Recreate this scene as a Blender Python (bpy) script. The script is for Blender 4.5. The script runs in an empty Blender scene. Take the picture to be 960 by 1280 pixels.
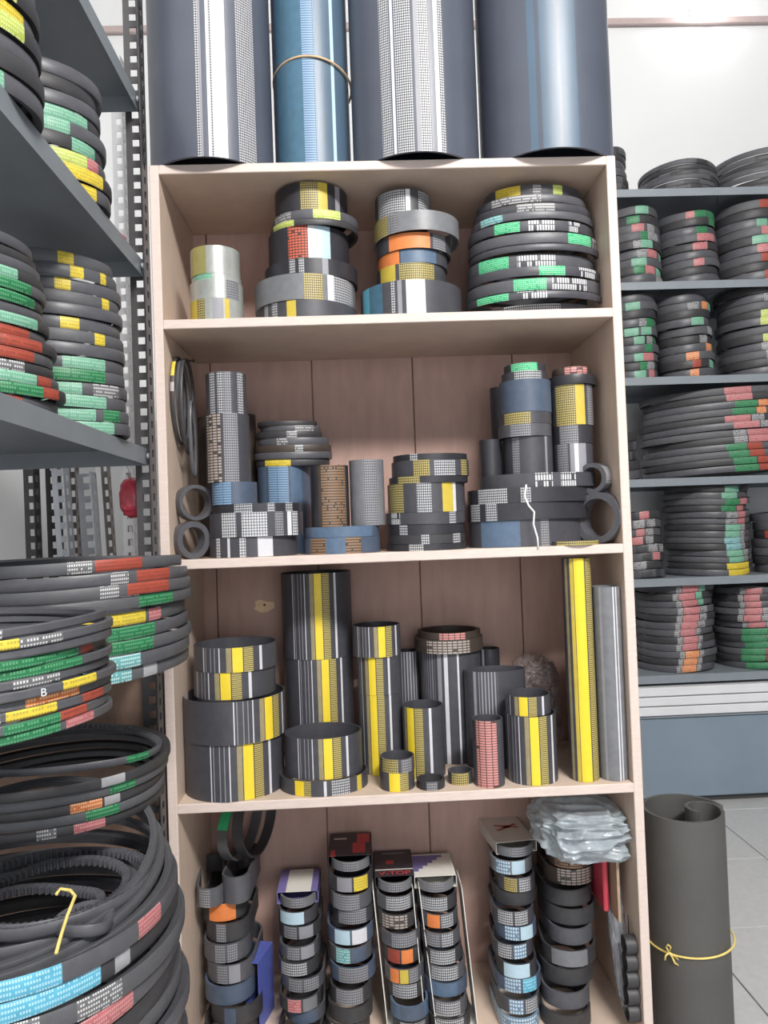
import bpy, bmesh, math, random
from mathutils import Vector, Matrix, noise
PI = math.pi
R = random.Random(7)
scene = bpy.context.scene
COL = scene.collection

# ------------------------------------------------------------------ camera
EYE = 1.22
YAW, PITCH, ROLL, FPX = 0.03199, 0.02346, -0.03658, 950.0
_f = Vector((math.sin(YAW)*math.cos(PITCH), math.cos(YAW)*math.cos(PITCH), math.sin(PITCH)))
_r = Vector((math.cos(YAW), -math.sin(YAW), 0))
_u = _r.cross(_f)
_r, _u = _r*math.cos(ROLL)+_u*math.sin(ROLL), _u*math.cos(ROLL)-_r*math.sin(ROLL)
cd = bpy.data.cameras.new('camera'); cam = bpy.data.objects.new('camera', cd); COL.objects.link(cam)
mw = Matrix((( _r.x, _u.x, -_f.x, 0), (_r.y, _u.y, -_f.y, 0), (_r.z, _u.z, -_f.z, EYE), (0, 0, 0, 1)))
cam.matrix_world = mw
cd.sensor_fit = 'VERTICAL'; cd.sensor_height = 36.0; cd.lens = FPX/1280*36.0; cd.clip_start = 0.02
scene.camera = cam

# ------------------------------------------------------------------ light
w = bpy.data.worlds.new('World'); scene.world = w; w.use_nodes = True
bg = w.node_tree.nodes['Background']; bg.inputs[0].default_value = (0.86, 0.93, 1.0, 1); bg.inputs[1].default_value = 0.10
def area(name, loc, target, sx, sy, power, col=(1, 1, 1)):
    l = bpy.data.lights.new(name, 'AREA'); l.shape = 'RECTANGLE'; l.size = sx; l.size_y = sy; l.energy = power; l.color = col
    o = bpy.data.objects.new(name, l); COL.objects.link(o); o.location = loc
    o.rotation_euler = (Vector(target)-Vector(loc)).to_track_quat('-Z', 'Y').to_euler()
    return o
area('ceiling_tube_offscreen', (1.25, -1.7, 4.05), (0.1, 1.8, 1.2), 1.5, 0.5, 330, (1.0, 0.97, 0.93))      # ceiling lamp behind and to the right of the camera
area('shop_front_offscreen', (0.6, -2.5, 1.35), (0.1, 2.0, 1.0), 2.4, 2.0, 50, (0.94, 0.97, 1.0))          # daylight through the open shop front behind the camera
vs = scene.view_settings
vs.view_transform = 'Standard'; vs.look = 'None'; vs.exposure = -0.2; vs.gamma = 1.0; vs.use_curve_mapping = False

# ------------------------------------------------------------------ measuring
def ray(px, py):
    return _f + _r*((px-480)/FPX) + _u*((640-py)/FPX)
def at(px, py, Y):
    d = ray(px, py); k = Y/d.y
    return Vector((d.x*k, Y, EYE+d.z*k))
def atz(px, py, Z):
    d = ray(px, py); k = (Z-EYE)/d.z
    return Vector((d.x*k, d.y*k, Z))

# ------------------------------------------------------------------ materials
MATS = {}
def nd(nt, t, **kw):
    n = nt.nodes.new(t)
    for k, v in kw.items(): setattr(n, k, v)
    return n
def mth(nt, op, a, b=None):
    n = nd(nt, 'ShaderNodeMath', operation=op)
    for i, v in enumerate((a, b)):
        if v is None: continue
        if isinstance(v, (int, float)): n.inputs[i].default_value = v
        else: nt.links.new(v, n.inputs[i])
    return n.outputs[0]
def mat(name, col, rough=0.5, ink=None, pu=0, pv=0, du=0.6, dv=0.6, drop=0.25, var=0.25, nscale=60, spec=0.5, metal=0.0, bump=0.0, stretch=None, rowv=0):
    """base colour with noise variation, plus an optional printed pattern laid out in metres on the UV map"""
    if name in MATS: return MATS[name]
    m = bpy.data.materials.new(name); m.use_nodes = True; nt = m.node_tree; L = nt.links
    b = nt.nodes['Principled BSDF']; b.inputs['Roughness'].default_value = rough; b.inputs['Specular IOR Level'].default_value = spec; b.inputs['Metallic'].default_value = metal
    tc = nd(nt, 'ShaderNodeTexCoord'); no = nd(nt, 'ShaderNodeTexNoise'); no.inputs['Scale'].default_value = nscale; no.inputs['Detail'].default_value = 4
    src = tc.outputs['Object']
    if stretch:
        mp = nd(nt, 'ShaderNodeMapping'); mp.inputs['Scale'].default_value = stretch; L.new(src, mp.inputs[0]); src = mp.outputs[0]
    L.new(src, no.inputs['Vector'])
    mx = nd(nt, 'ShaderNodeMix', data_type='RGBA')
    c = Vector(col)
    mx.inputs[6].default_value = (*(c*(1-var)), 1); mx.inputs[7].default_value = (*(c*(1+var)), 1)
    L.new(no.outputs['Fac'], mx.inputs[0]); out = mx.outputs[2]
    if ink is not None:
        uv = nd(nt, 'ShaderNodeUVMap'); uv.uv_map = 'UVMap'; sp = nd(nt, 'ShaderNodeSeparateXYZ'); L.new(uv.outputs[0], sp.inputs[0])
        msk = None; cells = []
        for o, p, dty in ((sp.outputs[0], pu, du), (sp.outputs[1], pv, dv)):
            if not p: continue
            q = mth(nt, 'DIVIDE', o, p); f = mth(nt, 'LESS_THAN', mth(nt, 'FRACT', q), dty); cells.append(mth(nt, 'FLOOR', q))
            msk = f if msk is None else mth(nt, 'MULTIPLY', msk, f)
        if msk is None:
            msk = 1.0
        if drop and len(cells):
            cb = nd(nt, 'ShaderNodeCombineXYZ')
            for i, cc in enumerate(cells): L.new(cc, cb.inputs[i])
            wn = nd(nt, 'ShaderNodeTexWhiteNoise'); L.new(cb.outputs[0], wn.inputs['Vector'])
            msk = mth(nt, 'MULTIPLY', msk, mth(nt, 'GREATER_THAN', wn.outputs['Value'], drop))
        if rowv:
            f = mth(nt, 'LESS_THAN', mth(nt, 'FRACT', mth(nt, 'DIVIDE', sp.outputs[1], rowv)), 0.72)
            msk = mth(nt, 'MULTIPLY', msk, f)
        m2 = nd(nt, 'ShaderNodeMix', data_type='RGBA'); m2.inputs[7].default_value = (*ink, 1); L.new(out, m2.inputs[6])
        L.new(msk, m2.inputs[0]); out = m2.outputs[2]
    L.new(out, b.inputs['Base Color'])
    if bump:
        bn = nd(nt, 'ShaderNodeBump'); bn.inputs['Strength'].default_value = bump; bn.inputs['Distance'].default_value = 0.002
        L.new(no.outputs['Fac'], bn.inputs['Height']); L.new(bn.outputs[0], b.inputs['Normal'])
    MATS[name] = m; return m

WHITE = (0.78, 0.79, 0.80)
SL = (0.060, 0.060, 0.072)
mat('rubber', (0.042, 0.041, 0.045), 0.5, bump=0.15)
mat('rubber_grey', (0.085, 0.086, 0.098), 0.42, bump=0.1)
mat('rubber_wrap', (0.10, 0.102, 0.112), 0.55, ink=(0.065, 0.066, 0.075), pu=0.0022, pv=0.0022, drop=0, bump=0.2)
mat('rubber_brown', (0.06, 0.045, 0.038), 0.5)
mat('slate', SL, 0.42); mat('slate_dark', (0.03, 0.03, 0.037), 0.42)
mat('slate_light', (0.17, 0.175, 0.19), 0.4); mat('slate_blue', (0.075, 0.10, 0.15), 0.42)
mat('steel_blue', (0.09, 0.14, 0.22), 0.45); mat('sheet_slate', (0.075, 0.085, 0.115), 0.38, var=0.15, nscale=9)
mat('sheet_blue', (0.075, 0.12, 0.175), 0.4, var=0.12, nscale=9); mat('sheet_pale', (0.13, 0.17, 0.23), 0.35, var=0.12, nscale=9)
mat('band_blue', (0.05, 0.13, 0.20), 0.4); mat('band_cyan', (0.10, 0.38, 0.50), 0.4)
mat('silver', (0.52, 0.54, 0.52), 0.28, metal=0.5); mat('silver_gold', (0.45, 0.42, 0.16), 0.3, metal=0.4)
mat('line_white', (0.62, 0.62, 0.66), 0.5, var=0.1); mat('line_grey', (0.26, 0.26, 0.29), 0.5, var=0.1)
mat('bright_white', (0.68, 0.69, 0.71), 0.5, var=0.05); mat('pale_blue', (0.45, 0.60, 0.70), 0.45, var=0.1)
mat('yellow', (0.80, 0.60, 0.035), 0.5, var=0.08); mat('gold', (0.55, 0.42, 0.06), 0.5, var=0.15); mat('tan', (0.30, 0.25, 0.14), 0.5)
mat('yellow_tick', (0.10, 0.09, 0.05), 0.5, ink=(0.52, 0.42, 0.12), pv=0.0042, dv=0.5, drop=0)
mat('gold_text', (0.09, 0.08, 0.05), 0.5, ink=(0.50, 0.41, 0.13), pu=0.0046, pv=0.0052, du=0.68, dv=0.66, drop=0.0)
mat('white_text', SL, 0.5, ink=(0.52, 0.53, 0.55), pu=0.0046, pv=0.0056, du=0.66, dv=0.66, drop=0.0)
mat('white_grid', (0.10, 0.10, 0.12), 0.5, ink=(0.60, 0.61, 0.63), pu=0.0058, pv=0.0062, du=0.74, dv=0.74, drop=0.0)
mat('white_bold', (0.05, 0.05, 0.06), 0.5, ink=(0.58, 0.59, 0.61), pu=0.006, du=0.66, pv=0.014, dv=0.84, drop=0.06)
mat('grey_text', (0.10, 0.10, 0.115), 0.5, ink=(0.30, 0.30, 0.32), pu=0.0046, pv=0.0056, du=0.66, dv=0.6, drop=0.0)
mat('grey_line', (0.075, 0.075, 0.09), 0.45, ink=(0.33, 0.33, 0.37), pu=0.0075, du=0.35, drop=0)
mat('brown_text', (0.055, 0.045, 0.04), 0.5, ink=(0.34, 0.20, 0.11), pu=0.0036, pv=0.006, du=0.75, drop=0.08)
mat('beige_text', (0.07, 0.062, 0.058), 0.5, ink=(0.45, 0.38, 0.34), pu=0.012, pv=0.0062, du=0.8, drop=0.08)
mat('red_text', (0.09, 0.04, 0.035), 0.5, ink=(0.66, 0.13, 0.07), pu=0.007, pv=0.0062, du=0.75, drop=0.04)
mat('rose_text', (0.10, 0.05, 0.05), 0.5, ink=(0.62, 0.27, 0.25), pu=0.014, pv=0.0055, du=0.86, dv=0.7, drop=0.02)
mat('orange', (0.70, 0.21, 0.06), 0.5, var=0.15); mat('green', (0.03, 0.42, 0.17), 0.5, var=0.1)
mat('green_text', (0.03, 0.40, 0.17), 0.5, ink=(0.40, 0.66, 0.48), pu=0.004, pv=0.0042, dv=0.4, drop=0.1)
mat('blue_text', (0.07, 0.13, 0.22), 0.5, ink=(0.22, 0.34, 0.50), pu=0.03, pv=0.0055, du=0.95, drop=0)
mat('sky_text', (0.16, 0.24, 0.33), 0.5, ink=(0.55, 0.68, 0.80), pu=0.006, pv=0.008, drop=0.15)
# prints on V-belts
def vp(n, base, ink, **k):
    mat(n, base, 0.5, ink=ink, pu=k.get('pu', 0.0034), pv=k.get('pv', 0.0060), du=0.62, dv=0.5, drop=0.12)
vp('v_green', (0.018, 0.15, 0.06), (0.10, 0.32, 0.16)); vp('v_yellow', (0.68, 0.52, 0.05), (0.42, 0.33, 0.06))
vp('v_red', (0.35, 0.065, 0.04), (0.20, 0.045, 0.035)); vp('v_pink', (0.42, 0.13, 0.14), (0.56, 0.30, 0.30))
vp('v_white', (0.13, 0.13, 0.14), (0.60, 0.60, 0.60)); vp('v_blue', (0.10, 0.40, 0.56), (0.40, 0.64, 0.76), pu=0.0034, pv=0.0070)
vp('v_teal', (0.12, 0.33, 0.34), (0.50, 0.66, 0.66)); vp('v_orange', (0.55, 0.17, 0.05), (0.80, 0.48, 0.30))
vp('v_mint', (0.14, 0.35, 0.24), (0.30, 0.50, 0.39)); vp('v_lime', (0.42, 0.50, 0.10), (0.62, 0.66, 0.30))
mat('v_pale', (0.34, 0.34, 0.36), 0.45)
WORD = {'v_green': 'green', 'v_yellow': 'yellow', 'v_red': 'red', 'v_pink': 'pink', 'v_white': 'white', 'v_blue': 'blue', 'v_teal': 'teal', 'v_orange': 'orange', 'v_mint': 'mint', 'v_lime': 'lime', 'v_pale': 'silver'}
# the place
mat('wood', (0.62, 0.49, 0.40), 0.6, var=0.16, nscale=14, stretch=(1, 1, 6), bump=0.05)
mat('wood_side', (0.62, 0.49, 0.40), 0.6, var=0.14, nscale=14, stretch=(6, 6, 0.8), bump=0.05)
mat('wood_edge', (0.66, 0.55, 0.50), 0.65, var=0.14, nscale=30, stretch=(1, 5, 5))
mat('ply_back', (0.46, 0.30, 0.255), 0.7, var=0.2, nscale=9, stretch=(5, 5, 1), bump=0.05)
mat('wood_pale', (0.72, 0.50, 0.30), 0.6)
mat('wall_paint', (0.80, 0.81, 0.82), 0.45, var=0.03, nscale=3); mat('trim_wood', (0.50, 0.40, 0.39), 0.5, var=0.1)
mat('tile', (0.50, 0.50, 0.50), 0.35, var=0.13, nscale=45); mat('grout', (0.24, 0.235, 0.23), 0.8)
mat('steel_grey', (0.22, 0.25, 0.28), 0.42, var=0.1, nscale=20); mat('steel_rack', (0.21, 0.235, 0.26), 0.4, var=0.12, nscale=20)
mat('steel_dark', (0.055, 0.052, 0.056), 0.45); mat('galvanised', (0.42, 0.44, 0.48), 0.35, metal=0.35, var=0.15)
mat('galvanised_warm', (0.22, 0.19, 0.18), 0.45, metal=0.2); mat('zinc_white', (0.66, 0.66, 0.68), 0.4, var=0.08)
mat('cabinet_blue', (0.20, 0.26, 0.32), 0.4, var=0.12, nscale=6); mat('board_white', (0.70, 0.71, 0.74), 0.5, var=0.06, nscale=12)
mat('string_yellow', (0.75, 0.58, 0.18), 0.7); mat('band_tan', (0.62, 0.42, 0.24), 0.55); mat('string_white', (0.8, 0.8, 0.8), 0.7)
mat('card_white', (0.76, 0.75, 0.70), 0.6, var=0.05); mat('card_purple', (0.20, 0.17, 0.42), 0.5); mat('card_black', (0.035, 0.03, 0.04), 0.4)
mat('card_red', (0.60, 0.05, 0.06), 0.4); mat('card_cream', (0.62, 0.58, 0.54), 0.6, var=0.06); mat('card_brown', (0.38, 0.26, 0.18), 0.7)
mat('card_blue', (0.10, 0.13, 0.45), 0.4); mat('card_redink', (0.45, 0.10, 0.08), 0.6); mat('red_plastic', (0.55, 0.06, 0.09), 0.3)
mat('carton_board', (0.24, 0.155, 0.115), 0.7); mat('rubber_sheet', (0.085, 0.083, 0.08), 0.6, var=0.2, nscale=7); mat('nail', (0.05, 0.045, 0.04), 0.4, metal=0.6); mat('plastic_white', (0.8, 0.8, 0.8), 0.3)

def film(name, col, dens):
    m = bpy.data.materials.new(name); m.use_nodes = True; nt = m.node_tree; b = nt.nodes['Principled BSDF']
    b.inputs['Base Color'].default_value = (*col, 1); b.inputs['Roughness'].default_value = 0.12; b.inputs['Specular IOR Level'].default_value = 0.8
    tc = nd(nt, 'ShaderNodeTexCoord'); no = nd(nt, 'ShaderNodeTexNoise'); no.inputs['Scale'].default_value = 45; nt.links.new(tc.outputs['Object'], no.inputs[0])
    mr = nd(nt, 'ShaderNodeMapRange'); mr.inputs[3].default_value = max(0, dens-0.25); mr.inputs[4].default_value = min(1, dens+0.25)
    nt.links.new(no.outputs['Fac'], mr.inputs[0]); nt.links.new(mr.outputs[0], b.inputs['Alpha'])
    MATS[name] = m
film('plastic_film', (0.50, 0.57, 0.62), 0.6); film('plastic_film_grey', (0.36, 0.38, 0.42), 0.6); film('plastic_film_brown', (0.30, 0.24, 0.23), 0.55)
def lampmat():
    m = bpy.data.materials.new('lamp_glow'); m.use_nodes = True; b = m.node_tree.nodes['Principled BSDF']
    b.inputs['Emission Color'].default_value = (1, 0.98, 0.95, 1); b.inputs['Emission Strength'].default_value = 16; MATS['lamp_glow'] = m
lampmat()

# ------------------------------------------------------------------ object helpers
def link(name, me, mats, parent=None, loc=None, rot=None):
    o = bpy.data.objects.new(name, me); COL.objects.link(o)
    if me is not None and not len(me.materials):
        for m in (mats if isinstance(mats, (list, tuple)) else [mats]): me.materials.append(MATS[m])
    if parent: o.parent = parent
    if loc is not None: o.location = loc
    if rot is not None: o.rotation_euler = rot
    return o
def tag(o, label, cat, group=None):
    o['label'] = label; o['category'] = cat
    if group: o['group'] = group
    return o
def thing(name, label, cat, loc=(0, 0, 0), group=None, rot=(0, 0, 0)):
    o = bpy.data.objects.new(name, None); COL.objects.link(o); o.location = loc; o.rotation_euler = rot; o.empty_display_size = 0.05
    return tag(o, label, cat, group)
def struct(o): o['kind'] = 'structure'; return o
def from_bm(bm, name, smooth=False):
    me = bpy.data.meshes.new(name); bm.normal_update(); bm.to_mesh(me); bm.free()
    if smooth:
        me.shade_smooth(); me.set_sharp_from_angle(angle=math.radians(40))
    return me
def addbox(bm, x0, x1, y0, y1, z0, z1):
    v = [bm.verts.new(p) for p in ((x0, y0, z0), (x1, y0, z0), (x1, y1, z0), (x0, y1, z0), (x0, y0, z1), (x1, y0, z1), (x1, y1, z1), (x0, y1, z1))]
    for f in ((0, 3, 2, 1), (4, 5, 6, 7), (0, 1, 5, 4), (1, 2, 6, 5), (2, 3, 7, 6), (3, 0, 4, 7)): bm.faces.new([v[i] for i in f])
def boxmesh(x0, x1, y0, y1, z0, z1, bev=0.0, name='box'):
    bm = bmesh.new(); addbox(bm, x0, x1, y0, y1, z0, z1)
    if bev: bmesh.ops.bevel(bm, geom=bm.edges[:], offset=bev, segments=1, affect='EDGES')
    return from_bm(bm, name)
def box(name, b, m, parent=None, bev=0.0):
    """a box with its origin at the centre of its base"""
    x0, x1, y0, y1, z0, z1 = b; c = Vector(((x0+x1)/2, (y0+y1)/2, z0))
    me = boxmesh(x0-c.x, x1-c.x, y0-c.y, y1-c.y, 0, z1-z0, bev, name)
    if parent: c = c - parent.location
    return link(name, me, m, parent, c)
def tube(name, pts, rad, m, parent=None, closed=False, seg=6):
    """round cord swept along points"""
    pts = [Vector(p) for p in pts]; n = len(pts); vs_, fs = [], []
    c0 = sum(pts, Vector())/n
    for i, p in enumerate(pts):
        a = pts[(i-1) % n] if (closed or i > 0) else p; b = pts[(i+1) % n] if (closed or i < n-1) else p
        t = (b-a).normalized(); s = t.cross(Vector((0.13, 0.31, 0.94))).normalized(); q = s.cross(t)
        for k in range(seg):
            an = 2*PI*k/seg; vs_.append(p-c0+s*math.cos(an)*rad+q*math.sin(an)*rad)
    for i in range(n if closed else n-1):
        j = (i+1) % n
        for k in range(seg): fs.append((i*seg+k, i*seg+(k+1) % seg, j*seg+(k+1) % seg, j*seg+k))
    if not closed: fs += [tuple(range(seg))[::-1], tuple(range((n-1)*seg, n*seg))]
    me = bpy.data.meshes.new(name); me.from_pydata(vs_, [], fs); me.shade_smooth()
    return link(name, me, m, parent, c0 - (parent.location if parent else Vector()))

def ellipse(a, b, wob=0.0, seed=0):
    q = random.Random(seed); p1, p2 = q.uniform(0, 6.28), q.uniform(0, 6.28)
    def f(t):
        k = 1+wob*(math.cos(2*t+p1)+0.6*math.cos(3*t+p2)); return Vector((a*math.cos(t)*k, b*math.sin(t)*k))
    return f
def stadium(a, L):
    return lambda t: Vector((a*math.cos(t), a*math.sin(t)+(L/2 if math.sin(t) > 1e-9 else -L/2)))
def sec_flat(h, t): return [(0, 0), (0, h), (-t, h), (-t, 0)], 1
def sec_vee(h, t): return [(-0.12*t, 0), (0, 0.16*h), (0, 0.84*h), (-0.12*t, h), (-t, 0.8*h), (-t, 0.2*h)], 3
def loop_mesh(name, path, section, bands, mats, N=64, zf=None, cog=0):
    sec, nout = section; ths = [2*PI*i/N-PI for i in range(N)]
    for b in bands:
        for e in b[:2]: ths.append((e+PI) % (2*PI)-PI)
    ths = sorted(set(round(t, 5) for t in ths)); n = len(ths); K = len(sec)
    P = [path(t) for t in ths]; verts = []; arc = [0.0]
    dmin = min(s[0] for s in sec)
    for i in range(n):
        tg = path(ths[i]+0.004)-path(ths[i]-0.004)
        tg = (P[(i+1) % n]-P[i-1]) if tg.length > 0.03 else tg
        tg.normalize(); nr = Vector((tg.y, -tg.x)); dz = zf(ths[i]) if zf else 0
        low = cog and (i // 2) % 2
        for d, z in sec:
            if low and d == dmin: d = d*0.55
            p = P[i]+nr*d; verts.append((p.x, p.y, z+dz))
        arc.append(arc[-1]+(P[(i+1) % n]-P[i]).length)
    faces, mi, uvs = [], [], []
    slot = {m: k for k, m in enumerate(mats)}
    for i in range(n):
        j = (i+1) % n; t0 = ths[i]; t1 = ths[j] if j else ths[0]+2*PI; tm = (t0+t1)/2; s = 0
        for b in bands:
            if (tm-b[0]) % (2*PI) < (b[1]-b[0]): s = slot[b[2]]
        for k in range(K):
            k2 = (k+1) % K
            faces.append((i*K+k, j*K+k, j*K+k2, i*K+k2)); mi.append(s if k < nout else 0)
            v0, v1 = sec[k][1], sec[k2][1]
            uvs += [(arc[i], v0), (arc[i+1], v0), (arc[i+1], v1), (arc[i], v1)]
    me = bpy.data.meshes.new(name); me.from_pydata(verts, [], faces)
    for m in mats: me.materials.append(MATS[m])
    me.polygons.foreach_set('material_index', mi)
    uvl = me.uv_layers.new(name='UVMap'); uvl.data.foreach_set('uv', [c for p in uvs for c in p])
    me.shade_smooth(); me.set_sharp_from_angle(angle=math.radians(38)); me.update()
    return me
def th(u): return -math.acos(max(-1, min(1, 2*u-1)))     # fraction across the visible face -> angle
def ub(bands): return [(th(a), th(b), m) for a, b, m in bands]
def mats_of(base, bands):
    l = [base]
    for b in bands:
        if b[2] not in l: l.append(b[2])
    return l

# ------------------------------------------------------------------ the room
TS = 0.45
fl = struct(box('floor', (-1.3, 3.2, -2.6, 3.8, -0.1, -0.004), 'grout'))
tm = boxmesh(-TS/2+0.002, TS/2-0.002, -TS/2+0.002, TS/2-0.002, -0.004, 0.004, 0.0015, 'tile'); tm.materials.append(MATS['tile'])
tm2 = boxmesh(-TS/2+0.002, TS/2-0.002, -0.100, 0.100, -0.004, 0.004, 0.0015, 'tile'); tm2.materials.append(MATS['tile'])
for ix in range(10):
    link('tile', tm2, 'tile', fl, Vector((-1.075+ix*TS, 3.697, 0.0))-fl.location)
    for iy in range(12):
        x, y = -1.075+ix*TS, -1.15+iy*TS+0.02
        if y > 3.7: continue
        link('tile', tm, 'tile', fl, Vector((x, y, 0.0))-fl.location)
struct(box('wall_back', (-1.3, 3.2, 3.8, 3.9, 0, 4.2), 'wall_paint'))
struct(box('wall_left', (-1.4, -1.3, -2.6, 3.9, 0, 4.2), 'wall_paint'))
struct(box('ceiling', (-1.4, 3.2, -2.6, 3.9, 4.2, 4.3), 'wall_paint'))
zt = at(860, 30, 3.78).z
struct(box('trim_1', (-1.29, 3.2, 3.775, 3.799, zt, zt+0.036), 'trim_wood', bev=0.004))
# lamp on the wall above the shelving
lp = at(886, 0, 3.70)
lamp = thing('wall_lamp', 'white lamp glowing high on the pale wall above the grey shelving', 'lamp', (lp.x, 3.79, lp.z))
def lathe(name, prof, m, parent, loc, rot=(0, 0, 0), n=24):
    vs_ = []; fs = []
    for i in range(n):
        a = 2*PI*i/n
        for r_, z_ in prof: vs_.append((r_*math.cos(a), r_*math.sin(a), z_))
    k = len(prof)
    for i in range(n):
        j = (i+1) % n
        for q in range(k-1): fs.append((i*k+q, j*k+q, j*k+q+1, i*k+q+1))
    me = bpy.data.meshes.new(name); me.from_pydata(vs_, [], fs); me.shade_smooth(); me.set_sharp_from_angle(angle=math.radians(40))
    return link(name, me, m, parent, loc, rot)
lathe('base_plate', [(0, 0), (0.06, 0), (0.06, 0.015), (0.03, 0.02), (0.03, 0.05), (0, 0.05)], 'plastic_white', lamp, (0, 0.005, 0), (PI/2, 0, 0))
lathe('bulb', [(0.0, 0.04), (0.035, 0.045), (0.068, 0.075), (0.075, 0.10), (0.058, 0.135), (0.025, 0.155), (0, 0.16)], 'lamp_glow', lamp, (0, 0, 0), (PI/2, 0, 0))

# ------------------------------------------------------------------ bookcase
XL, XR, D, DEP, T = -0.4206, 0.5794, 1.6074, 0.333, 0.02
Z5, Z1, Z2, Z3, Z4 = [EYE+v for v in (0.7907, 0.4598, -0.0480, -0.5556, -1.10)]
BK = D+DEP
case = thing('bookcase', 'tall pale plywood bookcase of four bays packed with rubber belts', 'bookcase', (XL+0.5, D, 0))
def board(name, b, m): 
    o = box(name, b, m, case, 0.0015); return o
def board2(name, b, m, edge):
    o = board(name, b, m); me = o.data; me.materials.append(MATS[edge])
    for p in me.polygons:
        if p.normal.y < -0.6: p.material_index = 1
    return o
board2('side_panel', (XL, XL+T, D, BK, 0, Z5), 'wood_side', 'wood_edge'); board2('side_panel', (XR-T, XR, D, BK, 0, Z5), 'wood_side', 'wood_edge')
board2('top_panel', (XL+T, XR-T, D, BK, Z5-T, Z5), 'wood', 'wood_edge')
for z in (Z1, Z2, Z3, Z4): board2('shelf', (XL+T, XR-T, D, BK, z-T, z), 'wood', 'wood_edge')
board2('plinth', (XL+T, XR-T, D+0.02, D+0.04, 0, Z4-T), 'wood', 'wood_edge')
xs = [XL, at(262, 450, BK).x, at(389, 450, BK).x, at(515, 450, BK).x, at(640, 450, BK).x, XR]
for a, b in zip(xs[:-1], xs[1:]): board('back_plank', (a+0.0012, b-0.0012, BK, BK+0.012, 0.02, Z5), 'ply_back')
board('leak_backing', (XL, XR, BK+0.0125, BK+0.02, 0.02, Z5), 'ply_back')  # panel added behind the planks to stop light leaking through the seams
k = at(330, 757, BK)
bm = bmesh.new(); vv = [bm.verts.new((math.cos(i*PI/5)*0.026*(1+0.25*math.sin(i*2.3)), 0, math.sin(i*PI/5)*0.015*(1+0.3*math.cos(i*1.7)))) for i in range(10)]
bm.faces.new(vv); r_ = bmesh.ops.extrude_face_region(bm, geom=bm.faces[:]); bmesh.ops.translate(bm, verts=[v for v in r_['geom'] if isinstance(v, bmesh.types.BMVert)], vec=(0, -0.003, 0)); bmesh.ops.recalc_face_normals(bm, faces=bm.faces[:])
pt = link('wood_patch', from_bm(bm, 'wood_patch'), 'wood_pale', case, Vector((k.x, BK+0.0005, k.z))-case.location)
lathe('nail', [(0, 0.006), (0.003, 0.006), (0.003, 0.0), (0.0, 0.0)], 'nail', pt, (0.002, -0.002, 0.002), (PI/2, 0, 0), 8)

# ------------------------------------------------------------------ belts and sleeves
ORD = ['lowest', 'second', 'third', 'fourth', 'fifth', 'sixth', 'seventh', 'eighth', 'ninth', 'tenth', 'eleventh', 'twelfth', 'thirteenth', 'fourteenth', 'fifteenth', 'sixteenth']
def up(i): return ORD[i] if i == 0 else ORD[i]+' up'
def sleeve(name, label, group, xl, xr, Yc, z0, z1, ymid, bands, base='slate', asp=1.0, t=0.003, wob=0.0, zw=0.0, rot=0.0, mm=None, yaw=None, cat='belt', N=64, vee=False):
    a = at(xl, ymid, Yc).x; b = at(xr, ymid, Yc).x; r = (b-a)/2; cx = (a+b)/2
    bl = ub(bands)
    if mm:                                         # pattern printed at real size: (centre fraction, [(mm0, mm1, material)])
        c = th(mm[0]); bl += [(c+p/1000/r, c+q/1000/r, m) for p, q, m in mm[1]]
    ph = 1.3+R.uniform(-0.15, 0.15); zf = (lambda tt: zw*math.sin(2*tt+ph)) if zw else None
    h = z1-z0
    me = loop_mesh(name, ellipse(r, r*asp, wob, R.random()), sec_vee(h, max(t, 0.008)) if vee else sec_flat(h, t), bl, mats_of(base, bl), N=N, zf=zf)
    o = link(name, me, base, None, (cx, Yc, z0), (0, 0, rot))
    return tag(o, label, cat, group)
def stack(items, Yc, z0, group, asp=1.0, gap=0.0006, **kw):
    """items bottom to top: (xl, xr, y of top front rim, base, bands, label, extra)"""
    z = z0
    for it in items:
        xl, xr, yt, base, bands, label = it[:6]; ex = dict(kw); ex.update(it[6] if len(it) > 6 else {})
        Y = Yc+ex.pop('dy', 0); as_ = ex.pop('asp', asp)
        r = (at(xr, yt, Y).x-at(xl, yt, Y).x)/2
        zt = at((xl+xr)/2, yt, Y-r*as_).z
        zt = max(zt, z+0.006)
        nm = ex.pop('name', 'timing_belt_sleeve')
        sleeve(nm, label, group, xl, xr, Y, z+gap, zt, yt, bands, base, as_, **ex)
        z = zt
    return z
YPAT = [(-81, -78.5, 'line_white'), (-74, -72, 'line_grey'), (-61, -59, 'line_grey'), (-51, -49, 'line_grey'), (-40.5, -38, 'line_white'), (-24, -13, 'tan'), (-11, 11, 'yellow'), (13.5, 34, 'yellow_tick'), (49, 56, 'line_white')]
GPAT = [(i*13-60, i*13-60+(3 if i % 3 else 6), 'line_grey') for i in range(10)]
def small(o): return [(p*o, q*o, m) for p, q, m in YPAT]

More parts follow.
